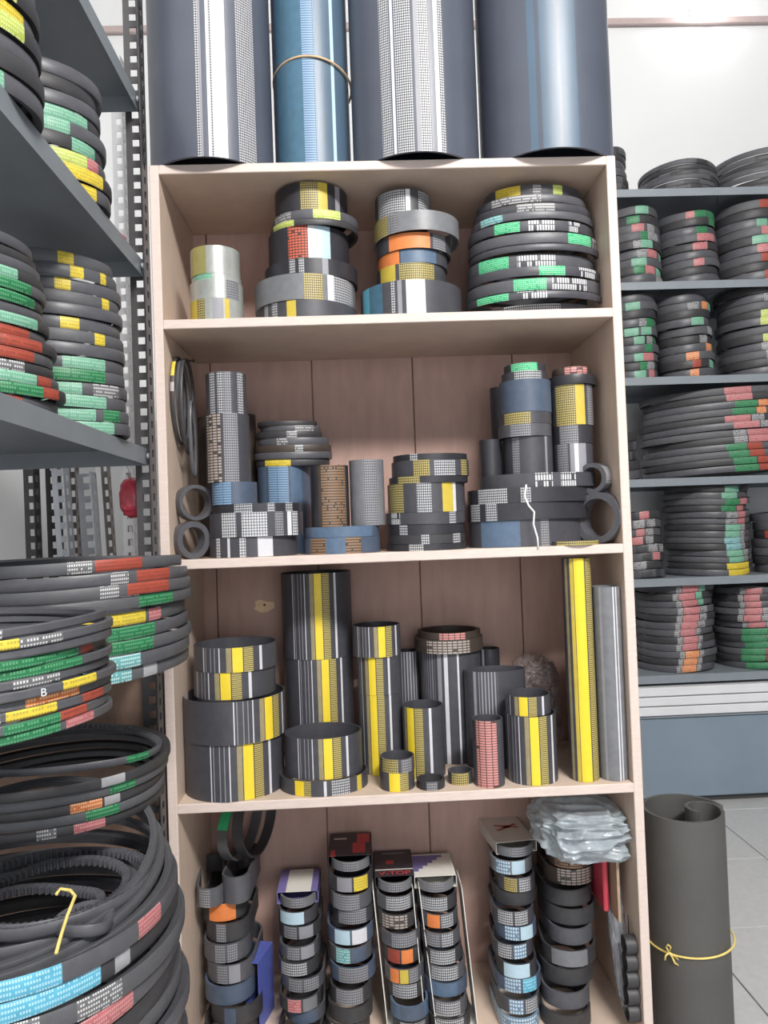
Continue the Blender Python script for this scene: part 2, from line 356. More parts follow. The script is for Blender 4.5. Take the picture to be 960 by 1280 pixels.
# bay three (front edge of its shelf is in view, so each base gives its own distance)
G3 = 'printed timing belt sleeves on the third shelf'
def base_y(px, py): return atz(px, py, Z3).y
Y_ = 1.614+0.1
stack([(232, 354, 932, 'slate', [], 'wide black timing belt sleeve with yellow stripe, lowest of the broad pile by bookcase side', dict(mm=(0.71, YPAT))),
       (230, 356, 878, 'slate', [], 'broad black timing belt sleeve, second up in the pile, yellow stripe far to one side', dict(mm=(0.88, YPAT))),
       (243, 344, 841, 'slate', [], 'shorter black timing belt sleeve with yellow stripe, third up in the broad pile', dict(mm=(0.47, YPAT))),
       (243, 346, 810, 'slate', [], 'open topped black timing belt sleeve with yellow stripe crowning the broad pile', dict(mm=(0.60, YPAT)))], Y_, Z3, G3)
stack([(355, 441, 825, 'slate', [], 'tall black timing belt sleeve with yellow stripe carrying the tallest tower', dict(mm=(0.62, small(0.8)))),
       (351, 438, 717, 'slate', [], 'tall black timing belt sleeve with yellow stripe topping the tallest tower', dict(mm=(0.55, small(0.8))))], 1.854, Z3, G3)
stack([(350, 460, 977, 'slate', [(0.2, 0.3, 'yellow'), (0.3, 0.38, 'yellow_tick'), (0.52, 0.55, 'line_white'), (0.6, 0.8, 'white_text'), (0.88, 0.93, 'gold')], 'low wide timing belt ring under the open sleeve with yellow stripe', dict(asp=0.84)),
       (356, 452, 924, 'slate', [], 'short open black timing belt sleeve with yellow stripe resting on a wide ring', dict(mm=(0.58, small(0.85)), asp=0.86))], 1.694, Z3, G3)
stack([(448, 503, 870, 'slate', [], 'narrow timing belt sleeve with broad yellow stripe at foot of slim tower', dict(mm=(0.33, small(0.75)))),
       (446, 501, 822, 'slate', [], 'narrow timing belt sleeve with broad yellow stripe, middle of slim tower', dict(mm=(0.33, small(0.75)))),
       (440, 500, 784, 'slate', [], 'narrow open timing belt sleeve with yellow stripe on top of slim tower', dict(mm=(0.60, small(0.75))))], 1.782, Z3, G3)
stack([(496, 523, 815, 'slate', [(0.1, 0.9, 'grey_line')], 'slim grey lined timing belt sleeve squeezed behind the slim tower', dict())], 1.892, Z3, G3)
stack([(525, 600, 817, 'slate', [(0.02, 0.2, 'grey_line'), (0.24, 0.30, 'line_grey'), (0.34, 0.40, 'line_white'), (0.55, 0.58, 'line_white')], 'tall silver grey timing belt sleeve carrying a brown belt ring', dict()),
       (518, 603, 801, 'rubber_brown', [(0.15, 0.75, 'beige_text')], 'dark brown belt ring lying on the tall silver grey sleeve', dict(t=0.008)),
       (522, 600, 792, 'rubber_brown', [(0.3, 0.7, 'rose_text')], 'dark brown belt ring with rosy print on top of grey sleeve', dict(t=0.009))], 1.862, Z3, G3)
stack([(598, 624, 812, 'slate_dark', [(0.1, 0.2, 'line_grey')], 'slim dark timing belt sleeve standing against the back behind wider ones', dict())], 1.90, Z3, G3)
stack([(503, 554, 886, 'slate', [], 'free standing timing belt sleeve with yellow stripe at one side and open top', dict(mm=(0.16, small(0.9))))], 1.70+0.035, Z3, G3)
stack([(475, 518, 967, 'slate', [(0.25, 0.55, 'yellow'), (0.55, 0.8, 'yellow_tick')], 'small yellow striped belt ring under another small ring', dict()),
       (475, 518, 950, 'slate', [(0.05, 0.5, 'gold_text'), (0.6, 0.9, 'grey_text')], 'small gold printed belt ring stacked on a small yellow one', dict())], 1.657, Z3, G3)
stack([(521, 556, 978, 'slate_dark', [(0.3, 0.7, 'grey_text')], 'tiny low black belt ring lying at the shelf edge', dict(t=0.004))], 1.648, Z3, G3)
stack([(560, 590, 967, 'slate', [(0.1, 0.8, 'gold_text')], 'tiny belt ring with speckled print beside the red printed sleeve', dict())], 1.668, Z3, G3)
stack([(580, 656, 840, 'slate', [(0.12, 0.16, 'line_grey'), (0.2, 0.5, 'grey_line')], 'wide grey open timing belt sleeve of oval shape with pale lines', dict(asp=0.58))], 1.778, Z3, G3)
stack([(590, 628, 902, 'slate', [(0.08, 0.72, 'rose_text')], 'slim timing belt sleeve covered in rows of red print', dict())], 1.648, Z3, G3)
stack([(632, 694, 897, 'slate', [], 'timing belt sleeve with broad yellow stripe carrying a shorter sleeve', dict(mm=(0.46, small(0.85)))),
       (632, 687, 872, 'slate', [], 'short open timing belt sleeve with yellow stripe on a taller twin', dict(mm=(0.30, small(0.85))))], 1.672, Z3, G3)
stack([(702, 737, 698, 'slate', [(0.03, 0.09, 'tan'), (0.16, 0.26, 'gold'), (0.28, 0.64, 'yellow'), (0.68, 0.97, 'yellow_tick')], 'very tall slim timing belt sleeve with one bright yellow stripe', dict())], 1.655, Z3, G3)
stack([(740, 775, 734, 'slate_light', [(0.12, 0.18, 'line_grey'), (0.55, 0.6, 'line_white'), (0.66, 0.70, 'line_white')], 'tall slim silver grey timing belt sleeve beside the bookcase side', dict())], 1.652, Z3, G3)

# bay two
G2 = 'timing belts on the second shelf'
zz = stack([(262, 371, 671, 'slate', [(0.12, 0.17, 'white_grid'), (0.26, 0.29, 'line_white'), (0.40, 0.47, 'white_grid'), (0.6, 0.76, 'line_white')], 'low wide timing belt sleeve with white bars, under a white grid printed one', dict()),
       (262, 378, 640, 'slate', [(0.18, 0.34, 'white_grid'), (0.40, 0.66, 'white_grid'), (0.74, 0.82, 'grey_text'), (0.86, 0.90, 'bright_white'), (0.91, 0.96, 'white_grid')], 'wide timing belt sleeve with white grid print', dict()),
       (266, 376, 629, 'slate_dark', [(0.3, 0.5, 'white_text'), (0.66, 0.74, 'white_text'), (0.85, 0.92, 'white_text')], 'thin dark belt ring lying on the white grid printed sleeve', dict(t=0.006))], 1.70, Z2, G2, asp=0.78)
stack([(265, 321, 602, 'slate_blue', [(0.0, 0.5, 'blue_text')], 'short blue printed timing belt sleeve under the beige text tower', dict()),
       (257, 311, 516, 'slate', [(0.05, 0.42, 'beige_text'), (0.48, 0.80, 'grey_text')], 'tall timing belt sleeve with beige rows of print, middle of the tower', dict()),
       (257, 307, 464, 'slate', [(0.15, 0.3, 'white_text'), (0.36, 0.5, 'white_text'), (0.5, 0.7, 'grey_text'), (0.84, 0.95, 'white_text')], 'dark timing belt sleeve with white columns topping the text tower', dict())], 1.69, zz, G2)
stack([(247, 275, 521, 'rubber_brown', [], 'slim dark brown sleeve behind the text tower on its near side', dict(t=0.004))], 1.865, Z2, G2)
stack([(292, 319, 517, 'rubber_brown', [], 'slim dark brown sleeve behind the text tower beside the blue one', dict(t=0.004))], 1.90, Z2, G2)
b_zz = stack([(322, 388, 582, 'slate_blue', [(0.02, 0.2, 'steel_blue'), (0.25, 0.62, 'blue_text'), (0.66, 0.85, 'steel_blue')], 'steel blue timing belt sleeve with lined print, carrying thin belts', dict()),
       (320, 412, 573, 'rubber', [(0.15, 0.5, 'v_yellow')], 'thin dark belt with yellow print, lowest of the thin belts on the blue sleeve', dict(vee=True, asp=0.7)),
       (318, 415, 564, 'rubber_grey', [], 'thin plain grey belt, second of the thin belts on the blue sleeve', dict(vee=True, asp=0.7)),
       (319, 414, 555, 'rubber_brown', [(0.55, 0.65, 'v_white')], 'thin brownish belt, third of the thin belts on the blue sleeve', dict(vee=True, asp=0.7)),
       (322, 411, 546, 'rubber_grey', [(0.3, 0.45, 'v_white')], 'thin grey belt with white print, fourth of the thin belts on the blue sleeve', dict(vee=True, asp=0.7)),
       (320, 402, 538, 'rubber', [(0.5, 0.65, 'v_white')], 'thin black belt, fifth of the thin belts on the blue sleeve', dict(vee=True, asp=0.75)),
       (326, 400, 531, 'rubber_grey', [(0.6, 0.9, 'v_white')], 'thin belt with white print, sixth of the thin belts on the blue sleeve', dict(vee=True, asp=0.75)),
       (322, 396, 525, 'rubber', [], 'thin black belt topping the thin belts on the blue sleeve', dict(vee=True, asp=0.75))], 1.85, Z2, G2, zw=0.0015)
zz = stack([(380, 475, 672, 'slate_blue', [(0.1, 0.3, 'brown_text'), (0.3, 0.55, 'steel_blue'), (0.55, 0.75, 'brown_text')], 'low wide blue belt ring with orange flecks, lowest under the brown text sleeve', dict()),
       (381, 474, 658, 'slate_blue', [(0.1, 0.9, 'steel_blue')], 'low wide faded blue belt ring carrying two upright sleeves', dict())], 1.69, Z2, G2, asp=0.85)
stack([(387, 435, 581, 'slate_dark', [(0.22, 0.30, 'rubber_brown'), (0.30, 0.92, 'brown_text')], 'timing belt sleeve with rows of brown print', dict())], 1.69, zz, G2)
stack([(436, 479, 574, 'slate_light', [(0.40, 0.80, 'grey_text')], 'grey timing belt sleeve with pale text column beside the brown printed one', dict())], 1.69, zz, G2)
stack([(483, 583, 680, 'slate_dark', [(0.25, 0.42, 'white_text')], 'thin black belt, lowest of the pile with gold prints', dict()),
       (484, 581, 668, 'rubber', [(0.4, 0.5, 'white_text'), (0.8, 0.9, 'white_text')], 'thin black belt with white marks, second in the pile with gold prints', dict()),
       (483, 580, 655, 'slate_dark', [(0.15, 0.24, 'white_text')], 'thin dark belt, third in the pile with gold prints', dict()),
       (482, 581, 640, 'slate', [(0.06, 0.16, 'white_bold'), (0.75, 0.84, 'white_text')], 'dark timing belt with white marks, fourth in the pile with gold prints', dict()),
       (484, 580, 603, 'slate', [(0.02, 0.18, 'gold_text'), (0.34, 0.52, 'white_text'), (0.66, 0.8, 'gold'), (0.8, 0.84, 'line_white')], 'tall timing belt sleeve with gold and white bands below thin gold belts', dict()),
       (486, 584, 594, 'slate_dark', [(0.1, 0.35, 'gold_text')], 'thin dark belt on the tall gold and white sleeve', dict()),
       (489, 585, 574, 'slate', [(0.25, 0.45, 'gold_text'), (0.5, 0.78, 'white_text'), (0.86, 0.95, 'gold_text')], 'timing belt ring with gold and white print, near top of its pile', dict()),
       (491, 583, 566, 'slate_dark', [(0.2, 0.3, 'white_text')], 'thin dark belt topping the pile with gold prints', dict())], 1.712, Z2, G2, zw=0.001)
zz = stack([(585, 727, 650, 'slate', [(0.08, 0.38, 'steel_blue'), (0.55, 0.62, 'grey_text')], 'wide low timing belt sleeve with blue band, lowest of the biggest pile', dict()),
       (583, 733, 628, 'slate_dark', [(0.02, 0.08, 'white_text'), (0.12, 0.2, 'white_text')], 'wide dark timing belt, second in the biggest pile', dict()),
       (584, 737, 609, 'slate_dark', [(0.06, 0.26, 'white_text'), (0.36, 0.44, 'white_text')], 'wide dark timing belt with white print, third in the biggest pile', dict()),
       (598, 742, 591, 'slate', [(0.4, 0.55, 'white_bold'), (0.62, 0.76, 'white_bold')], 'wide timing belt with white marks, fourth in the biggest pile', dict())], 1.728, Z2, G2, asp=0.72)
stack([(630, 689, 545, 'slate', [(0.1, 0.22, 'grey_text'), (0.75, 0.8, 'line_grey')], 'dark sleeve at the foot of the green topped tower', dict()),
       (623, 688, 529, 'rubber_grey', [(0.15, 0.5, 'grey_text')], 'grey belt ring, second in the green topped tower', dict()),
       (624, 688, 514, 'slate', [(0.05, 0.5, 'gold_text')], 'belt ring with gold print, third in the green topped tower', dict()),
       (624, 687, 473, 'slate_blue', [], 'plain slate blue sleeve in the green topped tower', dict()),
       (627, 682, 463, 'slate', [(0.2, 0.8, 'white_text')], 'thin ring with white print below the green belt', dict()),
       (630, 681, 453, 'rubber', [(0.1, 0.7, 'green_text')], 'thin belt ring with green print on top of its tower', dict(t=0.006))], 1.72, zz, G2)
stack([(599, 626, 549, 'slate_dark', [], 'small plain dark sleeve at the foot of the towers', dict())], 1.735, zz, G2)
stack([(612, 640, 483, 'slate_dark', [], 'tall dark sleeve half hidden behind the green topped tower', dict())], 1.797, zz, G2)
stack([(691, 740, 554, 'slate', [(0.05, 0.25, 'grey_text'), (0.3, 0.7, 'line_grey'), (0.4, 0.5, 'line_white')], 'grey sleeve with pale bands at the foot of gold banded tower', dict()),
       (690, 740, 531, 'slate_dark', [(0.1, 0.5, 'grey_text')], 'dark ring, second in the gold banded tower', dict()),
       (688, 739, 480, 'slate', [(0.05, 0.45, 'gold_text'), (0.45, 0.68, 'gold'), (0.75, 0.95, 'grey_text')], 'sleeve with gold band and gold text in the smaller tower', dict()),
       (686, 743, 467, 'slate_dark', [], 'dark oval belt lying on the gold banded sleeve', dict(vee=True)),
       (690, 737, 458, 'rubber_brown', [(0.2, 0.8, 'rose_text')], 'thin belt with rosy print topping the gold banded tower', dict(vee=True))], 1.722, zz, G2)
# string hanging over the biggest pile
p = [at(x, y, 1.612) for x, y in ((657, 606), (655, 620), (660, 632), (667, 640), (666, 655), (671, 672), (672, 686))]
for q in p: q.y = 1.606
tag(tube('loose_string', p, 0.0022, 'string_white'), 'loose white string hanging down over the biggest belt pile', 'string')
def standing(label, px, py, Y, r, h, yawdeg, base, bands, t=0.004, tilt=0.0):
    c = at(px, py, Y)
    me = loop_mesh('timing_belt', ellipse(r, r, 0.02, R.random()), sec_flat(h, t), bands, mats_of(base, bands), N=48)
    me.transform(Matrix.Translation((0, 0, -h/2))); me.transform(Matrix.Rotation(PI/2, 4, 'X'))
    o = link('timing_belt', me, base, None, c, (tilt, 0, math.radians(yawdeg)))
    return tag(o, label, 'belt', G2)
r2 = 0.056
o = standing('large toothed belt ring standing on edge against the bookcase side', 752, 643, 1.668, r2, 0.046, -46, 'rubber_grey', [(-0.3, 0.3, 'line_grey')], 0.014); o.location.z = Z2+r2+0.001  # grey band is a highlight painted on the ring's outer face
o = standing('small toothed belt ring standing on edge above the large one', 744, 590, 1.675, 0.034, 0.034, -44, 'rubber_grey', [(-0.4, 0.9, 'white_text')], 0.010); o.location.z = Z2+2*r2+0.033
o = standing('coiled dark belt standing on edge in the corner by the text tower', 243, 655, 1.69, 0.04, 0.03, 38, 'rubber_grey', [], 0.008); o.location.z = Z2+0.123
o = standing('larger coiled grey belt standing on edge below the smaller coil', 238, 672, 1.668, 0.04, 0.03, 42, 'rubber_grey', [], 0.012); o.location.z = Z2+0.041
sleeve('timing_belt', 'low pale printed belt lying at the foot of the biggest pile', G2, 690, 748, 1.637, Z2+0.0005, Z2+0.009, 677, [(0.05, 0.95, 'gold_text')], 'slate', 0.75)
# belts hung on the inside of the left side panel
for i, (yy, zz_, ry, rz, yo) in enumerate(((0, 0, 0.062, 0.098, 1.0), (0.006, -0.004, 0.056, 0.090, 1.0), (0.004, -0.012, 0.066, 0.104, 0), (0.012, -0.085, 0.030, 0.088, 0))):
    c = at(222, 500, 1.70); bands = [(2.3, 2.75, 'v_yellow'), (2.9, 3.1, 'v_pale')] if i == 0 else []
    me = loop_mesh('hanging_belt', ellipse(ry, rz, 0.05, i+3), sec_vee(0.008, 0.007), bands, mats_of('rubber_grey' if i % 2 else 'rubber', bands), N=48)
    me.transform(Matrix.Rotation(PI/2, 4, 'X')); me.transform(Matrix.Rotation(PI/2, 4, 'Z'))
    o = link('hanging_belt', me, 'rubber', None, (XL+T+0.004+0.0085*i, 1.70+yy, c.z+zz_), (0.06*(i-1), 0, 0))
    tag(o, ('thin V-belt with yellow label hung inside the bookcase side', 'thin grey V-belt loop hung next to the yellow labelled one', 'widest thin black V-belt loop hung inside the bookcase side', 'narrow dangling V-belt loop hung lowest inside the bookcase side')[i], 'belt', 'V-belts hung inside the bookcase side')
hk = at(218, 452, 1.70)
tag(lathe('hook_nail', [(0, 0.0), (0.004, 0.0), (0.004, 0.004), (0.002, 0.004), (0.002, 0.045), (0, 0.045)], 'nail', None, (XL+T+0.0445, 1.70, at(222, 500, 1.70).z+0.0865), (0, -PI/2, 0), 8), 'steel nail in the bookcase side carrying thin V-belts', 'nail')

# bay one
G1 = 'timing belts on the top shelf'
stack([(238, 304, 372, 'silver', [(0.0, 0.2, 'gold'), (0.2, 0.36, 'gold_text'), (0.5, 0.7, 'line_grey'), (0.72, 0.8, 'gold')], 'small gold and white banded sleeve, lowest of the silver pile', dict()),
       (238, 303, 348, 'silver', [(0.75, 0.95, 'grey_text')], 'small silver grey sleeve, second in the silver pile', dict()),
       (240, 301, 341, 'silver', [(0.1, 0.5, 'v_mint')], 'thin pale green ring between silver sleeves', dict()),
       (238, 299, 306, 'silver', [(0.05, 0.4, 'silver_gold')], 'small shiny silver sleeve topping its pile', dict())], 1.672, Z1, G1)
stack([(322, 446, 374, 'slate', [(0.1, 0.14, 'line_grey'), (0.18, 0.24, 'white_text'), (0.33, 0.42, 'gold')], 'wide low sleeve with gold stripe, lowest of the red banded pile', dict()),
       (318, 443, 341, 'slate_light', [(0.52, 0.7, 'gold_text'), (0.74, 0.8, 'line_white'), (0.8, 0.97, 'white_text')], 'wide grey sleeve with white text, second in the red banded pile', dict()),
       (331, 446, 322, 'slate_dark', [(0.3, 0.36, 'white_text'), (0.4, 0.46, 'white_text'), (0.64, 0.7, 'line_grey')], 'dark sleeve, third in the red banded pile', dict()),
       (335, 435, 281, 'slate_dark', [(0.28, 0.52, 'red_text'), (0.52, 0.6, 'bright_white'), (0.6, 0.78, 'pale_blue')], 'tall sleeve with red grid print and pale blue band', dict()),
       (338, 447, 271, 'rubber', [(0.05, 0.3, 'v_lime')], 'thin wavy belt with lime print on the red grid sleeve', dict(vee=True, zw=0.003)),
       (340, 447, 260, 'rubber_grey', [(0.05, 0.25, 'v_white'), (0.5, 0.8, 'v_lime')], 'thin belt with pale print under the gold topped ring', dict(vee=True, zw=0.002)),
       (343, 433, 227, 'slate_dark', [(0.38, 0.62, 'gold_text'), (0.62, 0.74, 'gold'), (0.84, 0.9, 'line_grey')], 'sleeve with gold text topping the red banded pile', dict())], 1.728, Z1, G1)
stack([(450, 575, 349, 'slate', [(0.02, 0.08, 'band_cyan'), (0.08, 0.2, 'band_blue'), (0.28, 0.32, 'white_text'), (0.34, 0.38, 'line_grey'), (0.42, 0.6, 'bright_white')], 'wide sleeve with blue and white bands under the orange printed pile', dict()),
       (470, 556, 328, 'slate', [(0.05, 0.25, 'gold'), (0.3, 0.8, 'gold_text')], 'sleeve with gold print, second in the orange printed pile', dict()),
       (472, 558, 311, 'slate', [(0.0, 0.28, 'orange'), (0.3, 0.8, 'steel_blue')], 'sleeve with blue band and orange end in the orange printed pile', dict()),
       (470, 562, 290, 'slate', [(0.15, 0.68, 'orange'), (0.72, 0.9, 'grey_text')], 'sleeve with broad orange band', dict()),
       (466, 572, 262, 'slate_light', [(0.0, 0.15, 'gold_text'), (0.18, 0.24, 'grey_text')], 'plain grey oval sleeve under the white text top one', dict()),
       (468, 537, 236, 'slate', [(0.05, 0.5, 'white_text'), (0.52, 0.6, 'bright_white'), (0.75, 0.98, 'white_text')], 'sleeve with white text topping the orange printed pile', dict())], 1.728, Z1, G1)
W_, Gt, Sl = 'white_bold', 'green_text', 'slate_light'
rows = [(600, 742, 378, [(0.15, 0.6, 'white_text')]), (580, 752, 362, [(0.06, 0.25, Gt), (0.3, 0.5, W_)]),
        (581, 750, 346, [(0.28, 0.5, Gt), (0.54, 0.8, W_)]), (583, 748, 331, [(0.45, 0.64, Gt), (0.75, 0.9, W_)]),
        (583, 740, 316, [(0.06, 0.26, Gt), (0.32, 0.6, W_)]), (586, 746, 303, []), (584, 744, 289, [(0.68, 0.88, Gt), (0.9, 0.97, W_)]),
        (584, 738, 274, [(0.16, 0.34, Gt), (0.4, 0.6, W_), (0.72, 0.82, W_)]), (588, 738, 262, [(0.05, 0.2, 'v_teal')]),
        (590, 736, 252, [(0.3, 0.6, 'v_white')]), (594, 730, 241, [(0.1, 0.5, 'v_white')]), (604, 724, 229, [(0.08, 0.3, 'v_yellow'), (0.42, 0.5, 'v_white'), (0.62, 0.72, 'v_lime')])]
its = []
for i, (a, b, yt, bd) in enumerate(rows):
    wd = 'green and white printed' if any(q[2] == Gt for q in bd) else ('grey' if i in (5, 8, 9) else 'thin printed')
    its.append((a, b, yt, 'slate' if i % 2 else 'rubber_grey', bd, f'{wd} oval timing belt, {up(i)} in the twelve-belt stack', dict(vee=True, t=0.010, dy=(0.006, 0.0, 0.004, -0.004, 0.008, -0.002, 0.005, 0.0, -0.004, 0.003, 0.0, 0.004)[i])))
stack(its, 1.738, Z1, G1, asp=0.78, zw=0.0022, gap=0.004)

# rolls on top of the bookcase
def roll(label, xl, xr, Yc, hgt, bands, base):
    o = sleeve('belt_roll', label, 'tall rolls of belt sheet on top of the bookcase', xl, xr, Yc, Z5+0.0008, Z5+hgt, 150, bands, base, 1.0, t=0.006, N=96)
    return o
roll('tall slate roll with white text stripes, at the slotted rack end of the bookcase top', 189, 340, 1.712, 0.62, [(0.47, 0.50, 'white_text'), (0.50, 0.52, 'line_grey'), (0.56, 0.70, 'bright_white'), (0.58, 0.60, 'white_text'), (0.78, 0.90, 'white_text')], 'sheet_slate')
rb = roll('slim blue roll tied with a tan rubber band', 343, 437, 1.752, 0.66, [(0.02, 0.08, 'slate_blue'), (0.08, 0.14, 'band_blue'), (0.16, 0.2, 'band_blue'), (0.22, 0.42, 'band_blue'), (0.42, 0.58, 'blue_text'), (0.78, 0.82, 'pale_blue')], 'sheet_blue')  # narrow pale blue stripe paints a sheen down the roll's side
c = at(391, 120, 1.752); rr = (at(437, 150, 1.752).x-at(343, 150, 1.752).x)/2+0.0026
pts = [Vector((c.x+rr*math.cos(a), 1.752+rr*math.sin(a), at(391, 118, 1.752).z-0.022*math.sin(a)-0.006*math.cos(a)+0.012)) for a in [2*PI*i/48 for i in range(48)]]
tag(tube('rubber_band', pts, 0.0026, 'band_tan', None, True), 'tan rubber band stretched around the slim blue roll', 'rubber band')
roll('broad slate roll with many white text columns', 440, 596, 1.716, 0.64, [(0.22, 0.29, 'white_text'), (0.30, 0.32, 'line_white'), (0.33, 0.45, 'white_text'), (0.47, 0.50, 'line_grey'), (0.50, 0.58, 'white_text'), (0.62, 0.65, 'bright_white'), (0.65, 0.69, 'white_text')], 'sheet_slate')
roll('broad plain blue grey roll at the white wall end of bookcase top', 600, 760, 1.716, 0.60, [(0.28, 0.33, 'sheet_blue'), (0.36, 0.48, 'sheet_blue'), (0.5, 0.62, 'sheet_blue')], 'sheet_slate')

# ------------------------------------------------------------------ bay four: columns of folded ribbed belts
G4 = 'folded ribbed belts in the bottom bay'
def folded(label, c, wid, length, h, bands, base, rz=0.0, rx=0.0, ry=0.0, t=0.005):
    me = loop_mesh('ribbed_belt', stadium(wid/2, length-wid), sec_flat(h, t), bands, mats_of(base, bands), N=36)
    o = link('ribbed_belt', me, base, None, c, (rx, ry, rz)); return tag(o, label, 'belt', G4)
def column(nm, xb, xt, yt, wpx, n, palette, q=1.0, lean=0.10, Yb=1.655, length=0.17, h=None):
    wid = wpx*1.72/950; B = at(xb, 1275, Yb); Tt = at(xt, yt, Yb+lean)
    zb, zt = Z4+0.0025, Tt.z; hh = (zt-zb)/n
    for i in range(n):
        f = (i+0.5)/n; x = B.x+(Tt.x-B.x)*f+R.uniform(-0.006, 0.006)*q; y = Yb+lean*f+R.uniform(-0.012, 0.010)
        cols = palette[i % len(palette)]; base = cols[0]
        bands = []
        if len(cols) > 1:
            u0 = 0.16+R.uniform(-0.08, 0.08); wdt = 0.72/(len(cols)-1)
            bands = ub([(max(0.02, u0+j*wdt), min(0.98, u0+(j+0.88)*wdt), m) for j, m in enumerate(cols[1:])])
        ww = wid*R.uniform(0.86, 1.0+0.06*q); ln = min(length, 1.932-y)
        folded(f'folded ribbed belt, {up(i)} in column {nm}', (x, y+ln/2, zb+hh*i+0.0004), ww, ln, hh*0.9, bands, base, R.uniform(-0.09, 0.09)*q)
    return B, Tt, wid
GT, WT, S1, SD = 'grey_text', 'white_text', 'rubber_grey', 'rubber'
def card(label, c, w_, d_, h_, cells, rot, side='card_white', redmark=None):
    """printed card sleeve, open at front and back; cells = (u0,u1,v0,v1,material) on its top"""
    us = sorted({0, 1} | {q for k_ in cells for q in k_[:2]}); vs2 = sorted({0, 1} | {q for k_ in cells for q in k_[2:4]})
    ms = [side]
    for k_ in cells:
        if k_[4] not in ms: ms.append(k_[4])
    vs_, fs, mi = [], [], []
    def quad(a, b, c_, d__, m):
        n = len(vs_); vs_.extend((a, b, c_, d__)); fs.append((n, n+1, n+2, n+3)); mi.append(ms.index(m))
    X = lambda u: (u-0.5)*w_
    Yv = lambda v: (v-0.5)*d_
    for i in range(len(us)-1):
        for j in range(len(vs2)-1):
            um, vm = (us[i]+us[i+1])/2, (vs2[j]+vs2[j+1])/2; m = side
            for k_ in cells:
                if k_[0] < um < k_[1] and k_[2] < vm < k_[3]: m = k_[4]
            quad((X(us[i]), Yv(vs2[j]), h_), (X(us[i+1]), Yv(vs2[j]), h_), (X(us[i+1]), Yv(vs2[j+1]), h_), (X(us[i]), Yv(vs2[j+1]), h_), m)
    for s in (-1, 1):
        quad((s*w_/2, -d_/2, 0), (s*w_/2, d_/2, 0), (s*w_/2, d_/2, h_), (s*w_/2, -d_/2, h_), side)
    quad((-w_/2, -d_/2, 0), (w_/2, -d_/2, 0), (w_/2, d_/2, 0), (-w_/2, d_/2, 0), side)
    me = bpy.data.meshes.new('card_sleeve'); me.from_pydata(vs_, [], fs)
    for m in ms: me.materials.append(MATS[m])
    me.polygons.foreach_set('material_index', mi)
    o = link('card_sleeve', me, side, None, c, rot); md = o.modifiers.new('thickness', 'SOLIDIFY'); md.thickness = 0.0012
    return tag(o, label, 'packaging', 'card sleeves on the folded belts')
cols = [
 ('under the blue and white sleeve', 378, 371, 1138, 52, 8, [[SD, GT], [S1, 'slate_blue'], [SD, 'v_pink', 'slate_light'], [S1, GT, GT], [SD, WT], [S1, GT, 'line_grey'], [SD, 'grey_text', 'line_grey'], ['slate', 'pale_blue']]),
 ('under the black sleeve with red swoosh', 436, 438, 1092, 56, 9, [[SD, GT], [SD], ['rubber', GT], ['slate_blue', GT], [S1, 'v_teal', 'slate_blue'], ['slate_blue', 'pale_blue', 'line_white'], [SD, GT], [S1, GT], [SD, 'line_grey', 'v_yellow']]),
 ('under the black sleeve with red lettering', 516, 495, 1118, 50, 8, [[SD, 'line_grey', GT], ['steel_blue', 'slate_blue'], [SD, WT], [S1, 'orange', 'gold', GT], [SD, 'v_red', 'orange'], [S1, GT], [SD, 'beige_text'], [S1, WT]], 0.15),
 ('under the purple and white sleeve', 566, 547, 1118, 54, 8, [[SD, WT], [S1, WT], ['slate_blue', 'steel_blue'], [S1, WT], [SD, WT], [S1, 'grey_text', WT], ['slate', 'orange', WT], [SD, WT]], 0.15),
 ('under the cream sleeve with red mark', 654, 645, 1074, 56, 10, [['sky_text', 'sky_text'], ['slate', 'sky_text', WT], ['slate_blue', 'sky_text', 'v_blue'], [SD, 'pale_blue'], ['slate', WT, 'sky_text'], ['slate_blue', 'sky_text', 'pale_blue'], ['slate', WT, WT], [SD], ['slate', 'gold_text', WT], ['slate_light', 'sky_text', 'pale_blue']]),
 ('under the big plastic bag', 716, 718, 1062, 64, 9, [[SD], [S1], [SD], ['rubber', 'slate_light'], [S1], [SD], ['rubber'], ['rubber_brown', 'beige_text'], ['rubber_brown', 'brown_text']]),
]
tops = []
for c_ in cols: tops.append(column(*c_))
for i in (2, 3):                                   # white card trays holding two of the columns
    B, Tt, wid = tops[i]; ang = math.atan2(Tt.y-B.y, Tt.z-Z4); ln_ = (Tt.z-Z4)/math.cos(ang)
    bm = bmesh.new(); w2 = wid/2+0.007; addbox(bm, -w2, w2, -0.045, 0.045, 0, 0.0008)
    addbox(bm, -w2-0.0015, -w2, -0.045, 0.045, 0, ln_-0.01); addbox(bm, w2, w2+0.0015, -0.045, 0.045, 0, ln_-0.01)
    tr = link('card_tray', from_bm(bm, 'card_tray'), 'card_white', None, ((B.x+Tt.x)/2, 1.72, Z4+0.001), (0, (Tt.x-B.x)/ln_*0.0, 0))
    for v in tr.data.vertices: v.co.x += (v.co.z/ln_-0.5)*(Tt.x-B.x); v.co.y += (v.co.z/ln_)*0.09
    tag(tr, ('tall white open card tray holding the column under the red lettered sleeve', 'tall white open card tray holding the column under the purple sleeve')[i-2], 'packaging', 'white card trays around the belt columns')
